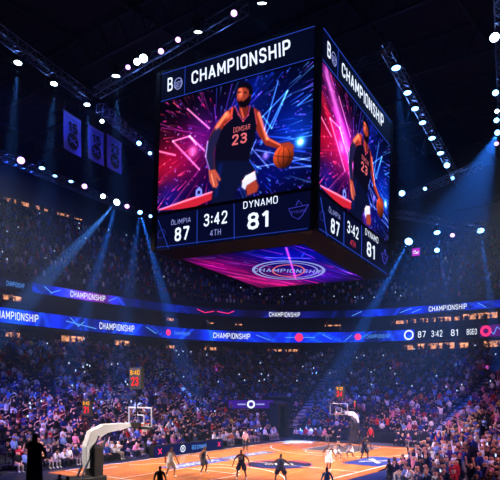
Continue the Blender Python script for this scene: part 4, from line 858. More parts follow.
LOW = [(lowbody(CP[k]), w_) for k, w_ in (('hands on lap', .42), ('clapping', .16), ('leaning forward', .12), ('one arm raised', .1), ('standing with arms raised', .06), ('standing and clapping', .14))]
SIMPLE = lowbody(CP['hands on lap'], True)
TOPS = [('navy', hexc(15, 19, 58), 25), ('black', hexc(12, 12, 20), 21), ('blue', hexc(34, 58, 150), 12), ('light blue', hexc(120, 150, 225), 8), ('white', hexc(232, 232, 242), 15), ('grey', hexc(84, 88, 116), 7), ('red', hexc(190, 30, 44), 5), ('dark red', hexc(100, 20, 38), 6), ('purple', hexc(80, 40, 130), 5), ('pink', hexc(215, 130, 165), 3), ('orange', hexc(225, 130, 60), .4), ('yellow', hexc(225, 200, 80), .5)]
TW = np.array([t[2] for t in TOPS], float); TW /= TW.sum()
ORD = 'front second third fourth fifth sixth seventh eighth ninth tenth eleventh twelfth thirteenth fourteenth fifteenth sixteenth seventeenth eighteenth nineteenth'.split()
TENS = {2: 'twenty', 3: 'thirty', 4: 'forty', 5: 'fifty', 6: 'sixty', 7: 'seventy', 8: 'eighty', 9: 'ninety'}
def ordw(n):   # 1-based
    if n == 1: return 'first'
    if n < 20: return ORD[n-1]
    if n % 10 == 0: return TENS[n//10][:-1]+'ieth'
    return TENS[n//10]+'-'+ordw(n % 10)
# ---- seats of the lower bowl
seats = []   # dict p, yaw, row, stand, D
def inview(p, mx_=46):
    if p.y < 8: return False
    x, y = proj(p); return -mx_ < x < 500+mx_ and y < 520
CTR = lambda t: (15.2+31*t-(1+24*t), -(9.1+23.5*t)+(1+24*t))
AIS_L = (-26.4, -16.4, -6.4, 3.6, 11.5); AIS_F = (6.5, -2.0); AIS_C = (math.radians(25), math.radians(72))
def portal(ang, t): return math.radians(36) < ang < math.radians(64) and t < .36
for k in range(NR):
    t = (k+.5)/NR; U, V, r = tier(t); P_, L = arc(path(U, V, r, .28)); uvp = path(U, V, r, .28); tot = L[-1]; l = .2; i = 0; lastais = 0; n_in = 0
    while l < tot-.3:
        while L[i+1] < l: i += 1
        q = (l-L[i])/(L[i+1]-L[i]); p = P_[i].lerp(P_[i+1], q); u, v = UV(p.x, p.y); d = (P_[i+1]-P_[i]).normalized(); l += .57
        cx0, cy0 = CTR(t); ang = math.atan2(-(v-cy0), u-cx0) if (u > cx0 and v < cy0) else None
        if ang is None: ais = any(abs(u-a) < .62 for a in AIS_L) if v < cy0+.1 and u <= cx0 else any(abs(v-a) < .62 for a in AIS_F)
        else: ais = any(abs(ang-a)*max(r, 1.5) < .62 for a in AIS_C) or portal(ang, t)
        if ais or (k == 1 and ang is None and u > cx0) or not inview(p): continue
        if k == 0 and (-5.2 < u < 4.2) and v < -7: continue                                     # scorer's boards
        if u > 14.5 and v > -3.0 and v < 3.2 and k == 0 and abs(v-1.6+.0) < 1.6: continue      # behind the far hoop
        seats.append(dict(p=Vector((p.x, p.y, rowz(k))), yaw=math.atan2(d.y, d.x), row=k, stand='left' if (ang is None and v < cy0+.1 and u <= cx0) or (ang and ang > .8) else 'far'))
# facing: body faces local -y; travelling direction d has the arena on its right, so yaw = heading gives -y = right side
# ---- corner stand at lower right
s2 = math.sqrt(2); CQ0 = 6.0; CROWS = 22
def QP(q, p): return ((q+p)/s2, (q-p)/s2)
def crz(j_): return .02+.165*j_
A_ = (-20.2, 5.2); B2 = (-5.5, 14.8)
m = MB()
for j_ in range(CROWS):
    q0 = CQ0-.45+.85*j_; q1 = q0+.85; p1 = min(q0+.42-16.2, 17.0-q0-.42); p0 = -32
    (a, b_), (c_, d_), (e_, f_), (g1, h1) = QP(q0, p0), QP(q0, p1), QP(q1, p1), QP(q1, p0); z = crz(j_)
    m.add([W(a, b_, 0), W(c_, d_, 0), W(e_, f_, 0), W(g1, h1, 0), W(a, b_, z), W(c_, d_, z), W(e_, f_, z), W(g1, h1, z)], [(4, 5, 6, 7), (0, 4, 5, 1), (1, 5, 6, 2), (2, 6, 7, 3), (3, 7, 4, 0)])
    p = p1-.4; n_ = 0
    while p > p0:
        t = (CQ0+.85*j_-A_[1])/(B2[1]-A_[1]); pa = A_[0]+t*(B2[0]-A_[0]); u, v = QP(CQ0+.85*j_, p); w_ = W(u, v, z)
        if abs(p-pa) > .62+.0*j_ and inview(w_, 60) and w_.y > 25: seats.append(dict(p=w_, yaw=YAW_U-math.radians(45)+0*PI, row=j_, stand='right'))
        p -= .57
m.build('floor_corner_stand', conc, kind='structure')
h_ = W(*QP(1, 0))-W(*QP(0, 0)); yq = math.atan2(h_.y, h_.x)
for s in seats:
    if s['stand'] == 'right': s['yaw'] = yq-PI/2     # facing -q (towards the court)
    s['D'] = s['p'].y; s['px'] = 600/s['p'].y
print('lower seats', len(seats))
# seats themselves
def seat_block(lst, name, lab):
    tv = []; tf = []
    mm_ = MB(); mm_.box((0, .0, .42), (.46, .42, .07)); mm_.box((0, .24, .66), (.46, .06, .46)); mm_.box((0, .05, .2), (.08, .25, .38)); tv = np.array(mm_.v); tf = mm_.f; V_ = []; Fc = []
    for i, s in enumerate(lst):
        c, n_ = math.cos(s['yaw']), math.sin(s['yaw']); x = tv[:, 0]*c-tv[:, 1]*n_+s['p'].x; y = tv[:, 0]*n_+tv[:, 1]*c+s['p'].y; V_.append(np.stack([x, y, tv[:, 2]+s['p'].z], 1)); Fc += [tuple(a+i*len(tv) for a in f) for f in tf]
    me = bpy.data.meshes.new(name); me.from_pydata(np.concatenate(V_).tolist(), [], Fc); me.materials.append(seatm); return link(name, me, kind='stuff', label=lab, cat='seats')
seat_block(seats, 'arena_seats', 'rows of dark navy fold-down seats under the crowd in the lower stands')
# who sits where
occ = []
for s in seats:
    full = 1.0 if s['row'] == 0 else .96 if s['row'] < 20 else .8
    if rng.rand() > full: continue
    s['pose'] = rng.choice(6, p=[.44, .16, .13, .09, .05, .13]) if s['row'] > 0 else rng.choice(4, p=[.5, .1, .35, .05]); s['top'] = rng.choice(len(TOPS), p=TW); s['h'] = rng.uniform(.93, 1.05); s['dy'] = rng.uniform(-.18, .18)
    if s['stand'] == 'left' and s['row'] == 0 and rng.rand() < .35: s['top'] = 4
    occ.append(s)
ids = sorted(range(len(occ)), key=lambda i: -occ[i]['px']*(2.0 if occ[i]['row'] == 0 and occ[i]['stand'] != 'right' else 1.0 if occ[i]['row'] < 3 or occ[i]['stand'] == 'right' else .8))
vis = [i for i in ids if 0 <= proj(occ[i]['p']+Vector((0, 0, 1.1)))[0] <= 500 and proj(occ[i]['p']+Vector((0, 0, 1.2)))[1] < 478][:288]
chosen = set(vis)
names = list(CP); rows_ = {}
for i in vis: rows_.setdefault((occ[i]['stand'], occ[i]['row']), []).append(i)
PW = {'hands on lap': 'sitting', 'clapping': 'clapping', 'leaning forward': 'leaning forward', 'one arm raised': 'one arm up', 'standing with arms raised': 'standing arms up', 'standing and clapping': 'standing clapping'}
WHERE = {'left': 'left stand', 'far': 'far stand', 'right': 'right corner stand'}
for (st, rw), li in rows_.items():
    li.sort(key=lambda i: proj(occ[i]['p'])[0]); half = len(li)
    for n_, i in enumerate(li):
        s = occ[i]; nm = names[s['pose']]; o = link('person', PROTO[nm, int(rng.rand() < .3)]); o.location = s['p']; o.rotation_euler = (0, 0, s['yaw']+s['dy']); o.scale = (1, 1, s['h'])
        o.color = (*TOPS[s['top']][1], 1)
        fromleft = n_+1 <= (half+1)//2; kk = n_+1 if fromleft else half-n_
        tag(o, 'person in %s, %s, %s row of %s, %s from %s' % (TOPS[s['top']][0], PW[nm], ORD[rw] if rw < 19 else ordw(rw+1), WHERE[st], ordw(kk), 'left' if fromleft else 'right'), 'person', group='spectators in the %s' % WHERE[st])
# the rest of the crowd
def crowd(lst, name, lab, simple=False):
    V_ = []; Fc = []; Cc = []; base = 0
    sk = [hexc(226, 172, 145), hexc(205, 150, 120), hexc(150, 98, 70), hexc(98, 58, 40), hexc(235, 190, 165)]; hr = [hexc(24, 16, 16), hexc(50, 34, 26), hexc(110, 80, 50), hexc(20, 20, 24)]; tw = [hexc(22, 24, 44), hexc(40, 46, 80), hexc(110, 108, 116)]
    for s in lst:
        (tv, tf, tz) = SIMPLE if simple else LOW[s['pose']][0]; c, n_ = math.cos(s['yaw']+s['dy']), math.sin(s['yaw']+s['dy']); V_.append(np.stack([tv[:, 0]*c-tv[:, 1]*n_+s['p'].x, tv[:, 0]*n_+tv[:, 1]*c+s['p'].y, tv[:, 2]*s['h']+s['p'].z], 1))
        cs = {0: sk[rng.randint(5)], 1: TOPS[s['top']][1], 2: tw[rng.randint(3)], 4: hr[rng.randint(4)]}
        for f, z in zip(tf, tz): Fc.append(tuple(a+base for a in f)); Cc += [cs[int(z)]]*len(f)
        base += len(tv)
    me = bpy.data.meshes.new(name); me.from_pydata(np.concatenate(V_).tolist(), [], Fc); a = me.color_attributes.new('Col', 'FLOAT_COLOR', 'CORNER'); buf = np.ones((len(Cc), 4), np.float32); buf[:, :3] = np.array(Cc); a.data.foreach_set('color', buf.ravel()); me.materials.append(crowdm)
    return link(name, me, kind='stuff', label=lab, cat='crowd')
crowdm = attr_mat('crowd_clothing')
crowd([occ[i] for i in range(len(occ)) if i not in chosen], 'crowd', 'dense crowd of seated and standing spectators filling the lower stands')
ups = []
for k in range(UPN):
    t = (k+.5)/UPN; U, V, r = utier(t); P_, L = arc(path(U, V, r, .6)); l = .2; i = 0
    while l < L[-1]-.7:
        while L[i+1] < l: i += 1
        q = (l-L[i])/(L[i+1]-L[i]); p = P_[i].lerp(P_[i+1], q); d = (P_[i+1]-P_[i]).normalized(); l += .62
        if int(l/11) != int((l-1.1)/11) or not inview(p, 20): continue
        ups.append(dict(p=Vector((p.x, p.y, urowz(k))), yaw=math.atan2(d.y, d.x), dy=rng.uniform(-.2, .2), h=rng.uniform(.93, 1.05), top=rng.choice(len(TOPS), p=TW), pose=0))
print('upper', len(ups)); seat_block(ups, 'upper_arena_seats', 'rows of dark seats in the upper stands'); crowd([u for u in ups if rng.rand() < .8], 'upper_crowd', 'dim crowd of spectators in the upper stands', True)
# ---- aisles with steps, portal, signs, railings
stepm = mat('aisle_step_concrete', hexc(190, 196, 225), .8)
def aisle(fn, dirf, lab, k0=0, k1=NR, wd=1.1, mt=stepm):
    r = None
    for k in range(k0, k1):
        for h in (0, 1):
            t = (k+.25+.5*h)/NR; p, yaw = fn(t); z = rowz(k)+(.0 if h == 0 else (rowz(k+1)-rowz(k))*.5)
            if r is None: r = empty('stair_aisle', p, label=lab, cat='stairs'); c0_ = r.location.copy(); m = MB()
            M = Matrix.Translation(Vector((p.x, p.y, z+.03))-c0_) @ Matrix.Rotation(yaw, 4, 'Z'); m.box((0, 0, -.1), (wd, .46, .26), M=M)
    return m.build('steps', mt, r)
def dirpt(u, v): return W(u, v)
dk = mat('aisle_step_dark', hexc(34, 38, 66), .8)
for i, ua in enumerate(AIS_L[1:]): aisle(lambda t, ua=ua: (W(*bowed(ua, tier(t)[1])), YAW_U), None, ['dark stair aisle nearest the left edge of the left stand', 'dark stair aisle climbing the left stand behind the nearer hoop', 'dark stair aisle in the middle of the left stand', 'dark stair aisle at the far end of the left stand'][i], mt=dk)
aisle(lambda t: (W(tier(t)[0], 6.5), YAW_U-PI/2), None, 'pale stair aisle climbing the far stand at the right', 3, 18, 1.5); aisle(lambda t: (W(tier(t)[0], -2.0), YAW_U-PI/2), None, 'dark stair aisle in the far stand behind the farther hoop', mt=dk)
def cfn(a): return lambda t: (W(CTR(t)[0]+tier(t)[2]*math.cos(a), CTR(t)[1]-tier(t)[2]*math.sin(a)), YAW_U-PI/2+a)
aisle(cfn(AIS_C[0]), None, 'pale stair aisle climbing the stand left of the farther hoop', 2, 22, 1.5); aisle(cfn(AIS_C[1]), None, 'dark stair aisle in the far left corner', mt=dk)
# tunnel in the far left corner
a = math.radians(50); c1, c2 = CTR(.0), CTR(.36)
def ct(rad, ang, z): return W(14.6+rad*math.cos(ang), -8.1-rad*math.sin(ang), z)
tn = empty('tunnel_entrance', ct(6, a, 0), label='black tunnel entrance box in the far left corner of the stands', cat='tunnel'); c0_ = tn.location
m = MB(); a0, a1 = math.radians(38), math.radians(62)
for (rr, aa, rr2, aa2) in ((2.2, a0, 10.2, a0), (2.2, a1, 10.2, a1)): m.bar(ct(rr, aa, 1.9)-c0_, ct(rr2, aa2, 1.9)-c0_, .25, 3.8)
m.bar(ct(10.2, a0, 1.9)-c0_, ct(10.2, a1, 1.9)-c0_, .25, 3.8); m.build('side_walls', blackk, tn)
m = MB(); m.add([ct(2.2, a0, 3.75)-c0_, ct(10.2, a0, 3.85)-c0_, ct(10.2, a1, 3.85)-c0_, ct(2.2, a1, 3.75)-c0_, ct(2.2, a0, 3.5)-c0_, ct(10.2, a0, 3.6)-c0_, ct(10.2, a1, 3.6)-c0_, ct(2.2, a1, 3.5)-c0_], [(0, 1, 2, 3), (7, 6, 5, 4), (0, 3, 7, 4), (1, 2, 6, 5), (0, 1, 5, 4), (3, 2, 6, 7)]); m.build('roof', blackk, tn)
purp = mat('purple_sign', hexc(60, 16, 150), emit=.9)
def ex2(r_):
    m = MB(); n = 20; vs = [(.46*k_*math.cos(2*PI*q/n), -.03, .46*k_*math.sin(2*PI*q/n)) for k_ in (1, .55) for q in range(n)]; m.add(vs, [(q, (q+1) % n, n+(q+1) % n, n+q) for q in range(n)]); m.build('round_logo', glowtxt, r_)
    for s_ in (-1, 1): MB().bar((s_*1.5, -.03, .0), (s_*.6, -.03, .0), .04, .16).build('light_bar', dimtxt, r_)
ps = at(251, 404.3, 66.5); sign('lit_sign', ps, 5.0, .9, .12, purp, 'wide purple lit sign with a round white logo above the corner tunnel', 'sign', ex2)
m = MB(); m.bar((ps.x-2.2, ps.y+.3, 0), (ps.x-2.2, ps.y+.3, ps.z-.5), .12, .12); m.build('sign_post', padm, label='dark post carrying the left end of the purple sign', cat='post'); m = MB(); m.bar((ps.x+2.2, ps.y+.3, 0), (ps.x+2.2, ps.y+.3, ps.z-.5), .12, .12); m.build('sign_post', padm, label='dark post carrying the right end of the purple sign', cat='post')
# suites glowing warm behind the ribbons
warm = bpy.data.materials.new('glowing_suite_wall'); warm.use_nodes = True; nt = warm.node_tree; bs = nt.nodes['Principled BSDF']; tc = nt.nodes.new('ShaderNodeTexCoord'); ns = nt.nodes.new('ShaderNodeTexNoise'); ns.inputs['Scale'].default_value = 1.6; cr_ = nt.nodes.new('ShaderNodeValToRGB')
cr_.color_ramp.elements[0].position = .36; cr_.color_ramp.elements[0].color = (.01, .004, .004, 1); cr_.color_ramp.elements[1].position = .6; cr_.color_ramp.elements[1].color = (*hexc(255, 170, 120), 1)
nt.links.new(tc.outputs['Object'], ns.inputs['Vector']); nt.links.new(ns.outputs['Fac'], cr_.inputs[0]); nt.links.new(cr_.outputs[0], bs.inputs['Emission Color']); bs.inputs['Emission Strength'].default_value = 1.6; bs.inputs['Base Color'].default_value = (.02, .01, .01, 1)  # room light put into the wall's own emission, in noise patches
cone = []
def suite(px, py, w_, h_, z, lab, off_=3.2, U=None):
    # place at the concourse back wall along the bowl
    RB = path(U1+off_, V1+off_, r1+off_, .8) if U is None else path(*U, .8); best = min(range(len(RB)-1), key=lambda i: abs(proj(W(*RB[i], z))[0]-px) if W(*RB[i]).y > 20 else 1e9)
    a, b_ = W(*RB[best], z), W(*RB[best+1], z); d = (b_-a).normalized(); yaw = math.atan2(d.y, d.x)
    r = empty('lit_suite', a, yaw, label=lab, cat='suite', group='warmly lit suites and bars behind the ribbon displays')
    m = MB(); m.add([(-w_/2, .3, 0), (w_/2, .3, 0), (w_/2, .3, h_), (-w_/2, .3, h_)], [(0, 1, 2, 3)]); m.build('glowing_back_wall', warm, r)
    for s_ in (-1, 1): MB().box((s_*(w_/2+.08), -.3, h_/2), (.12, 1.2, h_)).build('side_wall', wallm, r)
    MB().box((0, -.6, .45), (w_, .25, .9)).build('counter', wallm, r)
    for q in range(max(1, int(w_/1.3))):
        cone.append(dict(p=a+d*(-w_/2+.6+q*1.3+rng.uniform(-.3, .3))+d.cross(Vector((0, 0, 1)))*.1, yaw=yaw, dy=rng.uniform(-1, 1), h=1, top=rng.choice(len(TOPS), p=TW), pose=5))
for a_ in ((407, 320, 4, 1.5, 14.1, 'small warm lit suite above the score end of the lower ribbon, leftmost'), (418, 320, 3, 1.6, 14.1, 'small warm lit suite above the score digits'), (435, 320, 5, 1.6, 14.1, 'warm lit suite directly below the right end word of the upper ribbon'), (454, 320, 4, 1.5, 14.1, 'dim warm suite right of the one below the upper ribbon word'),
           (481, 318, 5, 1.8, 14.1, 'brightest warm lit suite near the right edge between the ribbons'), (497, 317, 3, 1.6, 14.1, 'warm lit suite at the right edge between the ribbons'), (331, 327, 2.5, 1.2, 14.1, 'faint warm suite below the scoreboard between the ribbons'), (239, 327, 1.5, 1.2, 14.1, 'tiny warm suite between the ribbons left of centre'), (212, 324, 1.6, 1.2, 14.1, 'tiny warm suite between the ribbons below the scoreboard left corner'), (169, 319, 2.2, 1.4, 14.1, 'tiny warm suite between the ribbons left of the scoreboard'), (10, 284, 3.5, 1.6, 14.1, 'warm suite between the ribbons at the left edge'),
           (417, 345, 3.5, 1.7, ZT+.1, 'warm lit bar below the lower ribbon under the score 87'), (437, 345, 6, 1.8, ZT+.1, 'wide warm lit bar below the lower ribbon under the game clock'), (456, 344, 3.5, 1.7, ZT+.1, 'warm lit bar below the lower ribbon under the score 81'), (496, 341, 4, 1.8, ZT+.1, 'warm lit bar below the magenta end of the lower ribbon'), (70, 330, 4.5, 1.7, ZT+.1, 'warm lit bar below the lower ribbon at left'), (122, 337, 3.5, 1.6, ZT+.1, 'warm lit bar below the second word on the lower ribbon'), (168, 342, 2.5, 1.4, ZT+.1, 'faint warm bar below the lower ribbon left of the scoreboard'),
           (208, 343, 2.5, 1.4, ZT+.1, 'faint warm bar below the lower ribbon at left centre'), (282, 349, 5, 1.3, ZT+.1, 'pale lit bar below the lower ribbon under the scoreboard'), (10, 320, 3.0, 1.5, ZT+.1, 'warm lit bar below the lower ribbon at the left edge')):
    suite(*a_)
ue2 = (ue[0]+2.4, ue[1]+2.4, ue[2]+2.4)
for a_ in ((3, 198, 3, 1.6, 33.0, 'warm lit window at the left edge high above the upper stand'), (17, 203, 5, 1.8, 33.0, 'brightest warm window in the high row above the upper left stand'), (30, 208, 4, 1.8, 33.0, 'warm window right of the brightest in the high row'), (44, 214, 4, 1.6, 33.0, 'middle warm window in the high row above the upper left stand'), (58, 219, 4, 1.6, 33.0, 'dim warm window in the high row above the upper left stand'), (77, 226, 2.5, 1.4, 33.0, 'last faint warm window in the high row above the upper left stand')): suite(*a_, U=ue2)
crowd(cone, 'suite_guests', 'guests standing in the lit suites and bars behind the ribbons')
# ------------------------------------------------------------------ players, officials and others by the court
num_w = mat('kit_number_white', hexc(225, 225, 235), .7); num_d = mat('kit_number_dark', hexc(40, 30, 70), .7)
def flare(m, a, b_, ra, rb, n=10): m.tube(a, b_, ra, rb, n, cap=False)
def player(px, feet, H_, yaw, pose, kit, lab, num='', numside=1, pz=0.036, D=None, dark=True, trous=None, cat='person', name='person', shorts=True, shoes=None, coat=False):
    D = D or CH*F/(feet-HY); p = Vector(((px-250)/F*D, D, pz)); km = {'white': whitek, 'dark': darkk, 'ref': refk, 'black': blackk, 'maroon': maroon}.get(kit, None) or kit
    bm_ = km if shorts else (trous or trou)
    me = body(pose, {'list': [skind if dark else skinm, km, bm_, shoes or shoe, hairm], 'map': mp_('kit' if shorts else ('tee' if kit == 'ref' else 'crowd'))}, 'crowd', fingers=True)
    o = link(name, me); o.location = p; o.rotation_euler = (0, 0, yaw); o.scale = (H_/1.78,)*3; tag(o, lab, cat)
    P_ = pose; pel = Vector(P_['pel']); nk = Vector(P_['neck']); ch = Vector(P_['chest'])
    if coat:
        m = MB(); flare(m, Vector((0, 0, 1.36)), Vector((0, 0, 1.0)), .18, .19, 14); flare(m, Vector((0, 0, 1.0)), Vector((0, 0, .2)), .19, .24, 14); link('long_coat', m.mesh('coat', km, True), o)
    if shorts:
        m = MB(); flare(m, pel+Vector((0, 0, .12)), pel-Vector((0, 0, .08)), .15, .19)
        for s in (0, 1):
            sg = -1 if s == 0 else 1; h = pel+Vector((sg*.1, 0, -.05)); k = Vector(P_['knees'][s]); flare(m, h+Vector((0, 0, .04)), h.lerp(k, .82), .125, .14)
        link('shorts', m.mesh('shorts', km, True), o)
        m = MB(); up_ = (nk-pel).normalized(); flare(m, pel+up_*.05, ch, .165, .175, 12); flare(m, ch, nk-up_*.06, .175, .12, 12); j_ = link('jersey', m.mesh('jersey', km, True), o); j_.scale = (1.02, .8, 1); 
        if num:
            vs, fs = text_geo(num, .04, .2, .2); z0_ = ch.z+.02
            link('jersey_number', MB().add([(x*numside*1, -numside*(.17)+(ch.y+nk.y)/2, z0_+y) for x, y in vs], fs).mesh('n', num_w if kit == 'dark' else num_d), o)
    return o
walk = standing(pel=(0, .0, .92), knees=[(-.13, -.2, .52), (.13, .03, .5)], ankles=[(-.15, -.12, .1), (.15, .22, .12)], toes=[(-.17, -.3, .05), (.16, .06, .04)], elbows=[(-.32, .08, 1.16), (.32, .0, 1.16)], wrists=[(-.36, -.12, 1.0), (.38, -.14, 1.02)])
crouch = standing(pel=(0, .08, .82), chest=(0, -.06, 1.12), neck=(0, -.12, 1.3), head=(0, -.17, 1.42), knees=[(-.25, -.2, .48), (.25, -.2, .48)], ankles=[(-.3, .04, .1), (.3, .04, .1)], toes=[(-.34, -.15, .04), (.34, -.15, .04)], elbows=[(-.42, -.1, 1.06), (.42, -.1, 1.06)], wrists=[(-.5, -.28, .94), (.52, -.28, .96)])
wide = standing(pel=(0, .03, .88), chest=(0, -.02, 1.2), neck=(0, -.05, 1.39), head=(0, -.08, 1.51), knees=[(-.2, -.12, .48), (.2, -.1, .48)], ankles=[(-.27, .04, .1), (.27, .04, .1)], toes=[(-.3, -.15, .04), (.3, -.15, .04)], elbows=[(-.38, -.0, 1.12), (.38, 0, 1.12)], wrists=[(-.44, -.1, .86), (.44, -.1, .86)])
toC = math.radians
player(170.5, 477.5, 2.02, toC(150), wide, 'white', 'player in white kit seen from behind near the left scorer boards', '10', 1, trous=None)
player(203.5, 474.5, 1.95, toC(60), wide, 'dark', 'player in dark kit standing in profile beside the blue lettering on the court', '4')
player(241.5, 480, 1.97, toC(-8), wide, 'dark', 'player in dark kit facing the camera, left of the centre logo', '23')
player(280.5, 484, 1.97, toC(170), crouch, 'dark', 'player in dark kit in front of the centre logo with arms spread', '15', 1)
player(245.5, 453, 1.93, toC(20), standing(elbows=[(-.28, -.03, 1.16), (.28, .05, 1.16)], wrists=[(-.12, -.22, 1.1), (.25, -.05, .92)]), 'ref', 'referee in pale pinkish shirt and dark trousers by the left sideline', shorts=False, trous=blackk, shoes=shoed, dark=False)
player(328.5, 472.5, 1.95, toC(12), walk, 'white', 'player in white kit running towards the camera right of the centre logo', '7')
player(337, 461.5, 1.8, toC(30), crouch, 'white', 'player in white kit crouching just in front of the grey far key', '3', dark=False)
player(350.5, 459, 1.62, toC(-40), crouch, 'white', 'player in white kit bending low below the farther hoop stand', '5')
player(364.5, 461, 1.97, toC(10), wide, 'dark', 'tall player in dark kit standing right of the farther hoop by the blue floor logo', '31')
ltblue = mat('light_blue_shirt', hexc(120, 165, 235), .8); redsh = mat('red_shirt', hexc(215, 30, 40), .8)
player(327, 0, 1.82, toC(180), standing(), ltblue, 'person in light blue shirt at the bottom edge, seen from behind', shorts=False, D=29.5, pz=0)
player(160, 0, 1.92, toC(175), standing(), 'black', 'person in black top with dark hair at the bottom edge under the white-kit player', shorts=False, D=29.3, pz=0)
player(389.5, 0, 1.9, toC(-80), standing(elbows=[(-.28, -.1, 1.18), (.27, .03, 1.14)], wrists=[(-.22, -.4, 1.12), (.26, -.08, .9)]), 'black', 'man in black jacket at lower right holding out one hand towards the court', shorts=False, D=32, pz=.02)
player(59.5, 0, 1.86, toC(180), standing(), 'black', 'dark-haired person cut off at the bottom edge, left one of two beside dark figure', shorts=False, D=27, pz=0)
player(67.5, 0, 1.84, toC(170), standing(), 'black', 'dark-haired person cut off at the bottom edge, right one of two', shorts=False, D=26.6, pz=0)
player(370.5, 0, 1.8, toC(0), standing(), redsh, 'person in bright red top standing behind the bench right of the farther hoop', shorts=False, D=57.3, pz=.02, dark=False)
# tall dark figure close to the camera on a riser
rz_ = MB(); rz_.box((-6.0, 17.2, 1.3), (1.6, 1.4, 2.6)); rz_.build('camera_riser', blackk, label='black riser block under the dark standing figure', cat='riser')
player(34.5, 0, 1.9, toC(165), standing(elbows=[(-.3, -.05, 1.2), (.33, -.12, 1.3)], wrists=[(-.2, -.2, 1.1), (.2, -.26, 1.52)]), 'maroon', 'tall dark maroon figure seen from behind at the lower left edge', shorts=False, D=17.2, pz=2.6, shoes=shoed, coat=True)
for px, py, lab in ((439.5, 421, 'person in light blue shirt standing in the far right stand, left of a pair'), (446.5, 421, 'person in light blue shirt standing in the far right stand, right of a pair')):
    D = 63; p = at(px, py, D); uv = UV(p.x, p.y); k = max(0, int((uv[0]-15.2)/31*NR)); player(px, 0, 1.82, toC(-20), standing(elbows=[(-.28, -.1, 1.2), (.28, -.1, 1.2)], wrists=[(-.06, -.3, 1.3), (.06, -.3, 1.3)]), ltblue, lab, shorts=False, D=D, pz=rowz(k), dark=False)
player(444.5, 448.5, 1.85, toC(0), standing(), 'black', 'person in dark top and white trousers standing at the far right corner of the court', shorts=False, trous=whitek, D=56.6, pz=.02, dark=False)
# ball on the court? none is seen in play
# phones and camera flashes glinting in the crowd
phone = mat('phone_glow', hexc(190, 215, 255), emit=1.6); m = MB()
for i in range(150):
    s = occ[rng.randint(len(occ))] if i < 110 else ups[rng.randint(len(ups))]; f = Vector((math.sin(s['yaw']), -math.cos(s['yaw']), 0)); m.box(tuple(s['p']+f*.5+Vector((rng.uniform(-.1, .1), 0, rng.uniform(1.1, 1.5)))), (.12, .03, .16), rz=s['yaw'])
m.build('phone_lights', phone, kind='stuff', label='scattered small glowing phone lights held up in the crowd', cat='phone lights')
# portal lamps in the stands
def stand_hit(px, py):
    for i in range(300, 1300):
        D = i*.1; p = at(px, py, D); u, v = UV(p.x, p.y)
        t = max((u-15.2)/31, (-v-9.1)/23.5)
        cx0, cy0 = CTR(max(t, 0)); 
        if u > cx0 and v < cy0: t = (math.hypot(u-cx0, v-cy0)-1)/24
        if 0 < t < 1 and p.z < rowz(int(t*NR))+.2: return p
    return at(px, py, 95)
for px, py, c_, lab in ((65, 358, 'violet', 'violet portal lamp high in the left stand'), (218, 373, 'pink', 'pink portal lamp in the middle of the crowd left of centre'), (314.5, 374, 'blue', 'bright blue portal lamp above the pale stair aisle left of the farther hoop'), (393, 371, 'pink', 'pink portal lamp in the far stand right of the farther hoop'), (481, 371, 'pink', 'pink portal lamp at the top of the right pale stair aisle'), (161, 375, 'blue', 'small blue portal lamp right of the tall shot clock')):
    p = stand_hit(px, py); r = empty('portal_lamp', p+Vector((0, -.2, 0)), label=lab, cat='lamp'); MB().box((0, .1, -.2), (.5, .2, .9)).build('lamp_post', black, r); m = MB(); m.box((0, -.05, .15), (.75, .1, .3)); m.build('lamp_face', lens_mat('portal_'+c_, {'violet': (.5, .1, 1), 'pink': (.9, .1, .6), 'blue': (.15, .35, 1)}[c_], 3), r)
    l = bpy.data.lights.new('portal_glow', 'POINT'); l.energy = 22; l.color = {'violet': (.5, .1, 1), 'pink': (.9, .1, .6), 'blue': (.1, .3, 1)}[c_]; l.shadow_soft_size = .3; o = bpy.data.objects.new('portal_glow', l); o.location = p+Vector((0, -1.0, .6)); COL.objects.link(o)
# ------------------------------------------------------------------ court floods, crowd washes and fills from unseen spots
# court floods: warm white unseen spots at both sides of the bowl, no fixtures built
WH = (1, .87, .72)
for p, u, v in (((-40, 40, 33), -9, 2), ((-42, 52, 33), 0, -1), ((-40, 60, 34), 8, 2), ((34, 38, 32), -9, 0), ((36, 48, 33), 1, 3), ((36, 58, 34), 9, 1)): spot(p, W(u, v, 0), 160000, WH, 24, .8, .5)
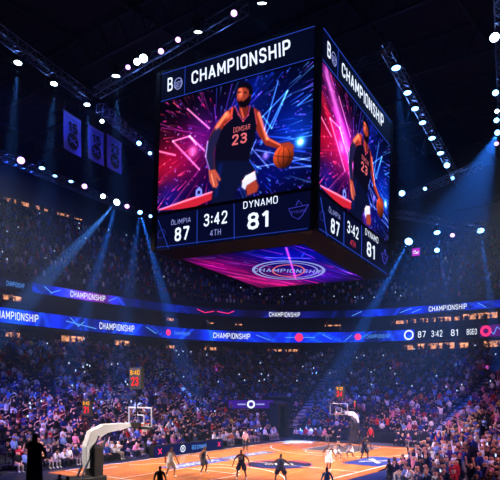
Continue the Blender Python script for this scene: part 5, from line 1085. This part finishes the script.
# added crowd washes, unseen: blue on the bowl, rose on rows near the court
BL = (.02, .1, 1); RO = (1, .45, .6)
for p, q in (((-24, 26, 31), W(-12, -13, 2)), ((-24, 24, 31), W(0, -14, 2)), ((-36, 60, 34), W(20, -13, 2)), ((-34, 66, 34), W(21, 2, 2)), ((38, 62, 34), W(20, -6, 2)), ((34, 56, 33), W(21, 8, 2))): spot(p, q, 64000, BL, 34, 1, 1)
for p, q in (((-24, 27, 30), W(-11, -11, 1)), ((-26, 24, 30), W(0, -12, 1.5)), ((36, 52, 33), W(17, -6, 1)), ((-33, 40, 20), W(17, 5, 1.5))): spot(p, q, 50000, RO, 27, .9, 1)
spot((-33, 42, 20), W(2, 15, 1.5), 75000, RO, 22, .9, 1); spot((-33, 38, 20), W(4, 16, 1.5), 50000, BL, 24, .9, 1); spot((26, 22, 26), W(-4, 17, 1.5), 24000, RO, 36, .9, 1)  # added unseen spots that brighten the right corner stand
for p, q in (((-17, 26, 17), W(-4, -2, .5)), ((16, 25, 15), W(-2, 1, .5))): spot(p, q, 20000, (1, .92, .85), 26, .9, .5)  # added front fill on the players, no fixture behind it
spot((30, 34, 30), W(17, 5, 1), 60000, RO, 22, .9, 1)  # added rose spot brightening the far bench from the front
spot((-27, 33, 26), at(92, 146, 61), 170000, (.1, .16, 1), 17, .5, .3)  # added blue spot that brightens the hanging banners, unseen
# faint blue fill added on the upper stands, no fixtures built
for u, v in ((0, -10), (24, -10), (20, 14)): spot(W(u, v, 40), W(u*1.5+18, v*2.6-14, 22), 1500, (.03, .08, 1), 80, .9, 1)
# ------------------------------------------------------------------ world and view
w = bpy.data.worlds.new('world'); sc.world = w; w.use_nodes = True; nt = w.node_tree
nt.nodes['Background'].inputs[0].default_value = (.004, .01, .05, 1); nt.nodes['Background'].inputs[1].default_value = .2
vs_ = nt.nodes.new('ShaderNodeVolumeScatter'); vs_.inputs['Density'].default_value = .0008; vs_.inputs['Anisotropy'].default_value = .3; vs_.inputs['Color'].default_value = (.5, .72, 1, 1)  # haze tinted blue, part of the light's colour put into it
nt.links.new(vs_.outputs[0], nt.nodes['World Output'].inputs['Volume'])
sc.view_settings.view_transform = 'Standard'; sc.view_settings.look = 'None'; sc.view_settings.gamma = 1; sc.view_settings.use_curve_mapping = False; sc.view_settings.exposure = 0
cy = sc.cycles; cy.use_denoising = True; cy.volume_bounces = 0; cy.max_bounces = 4; cy.sample_clamp_indirect = 4; cy.use_light_tree = True; cy.transparent_max_bounces = 6
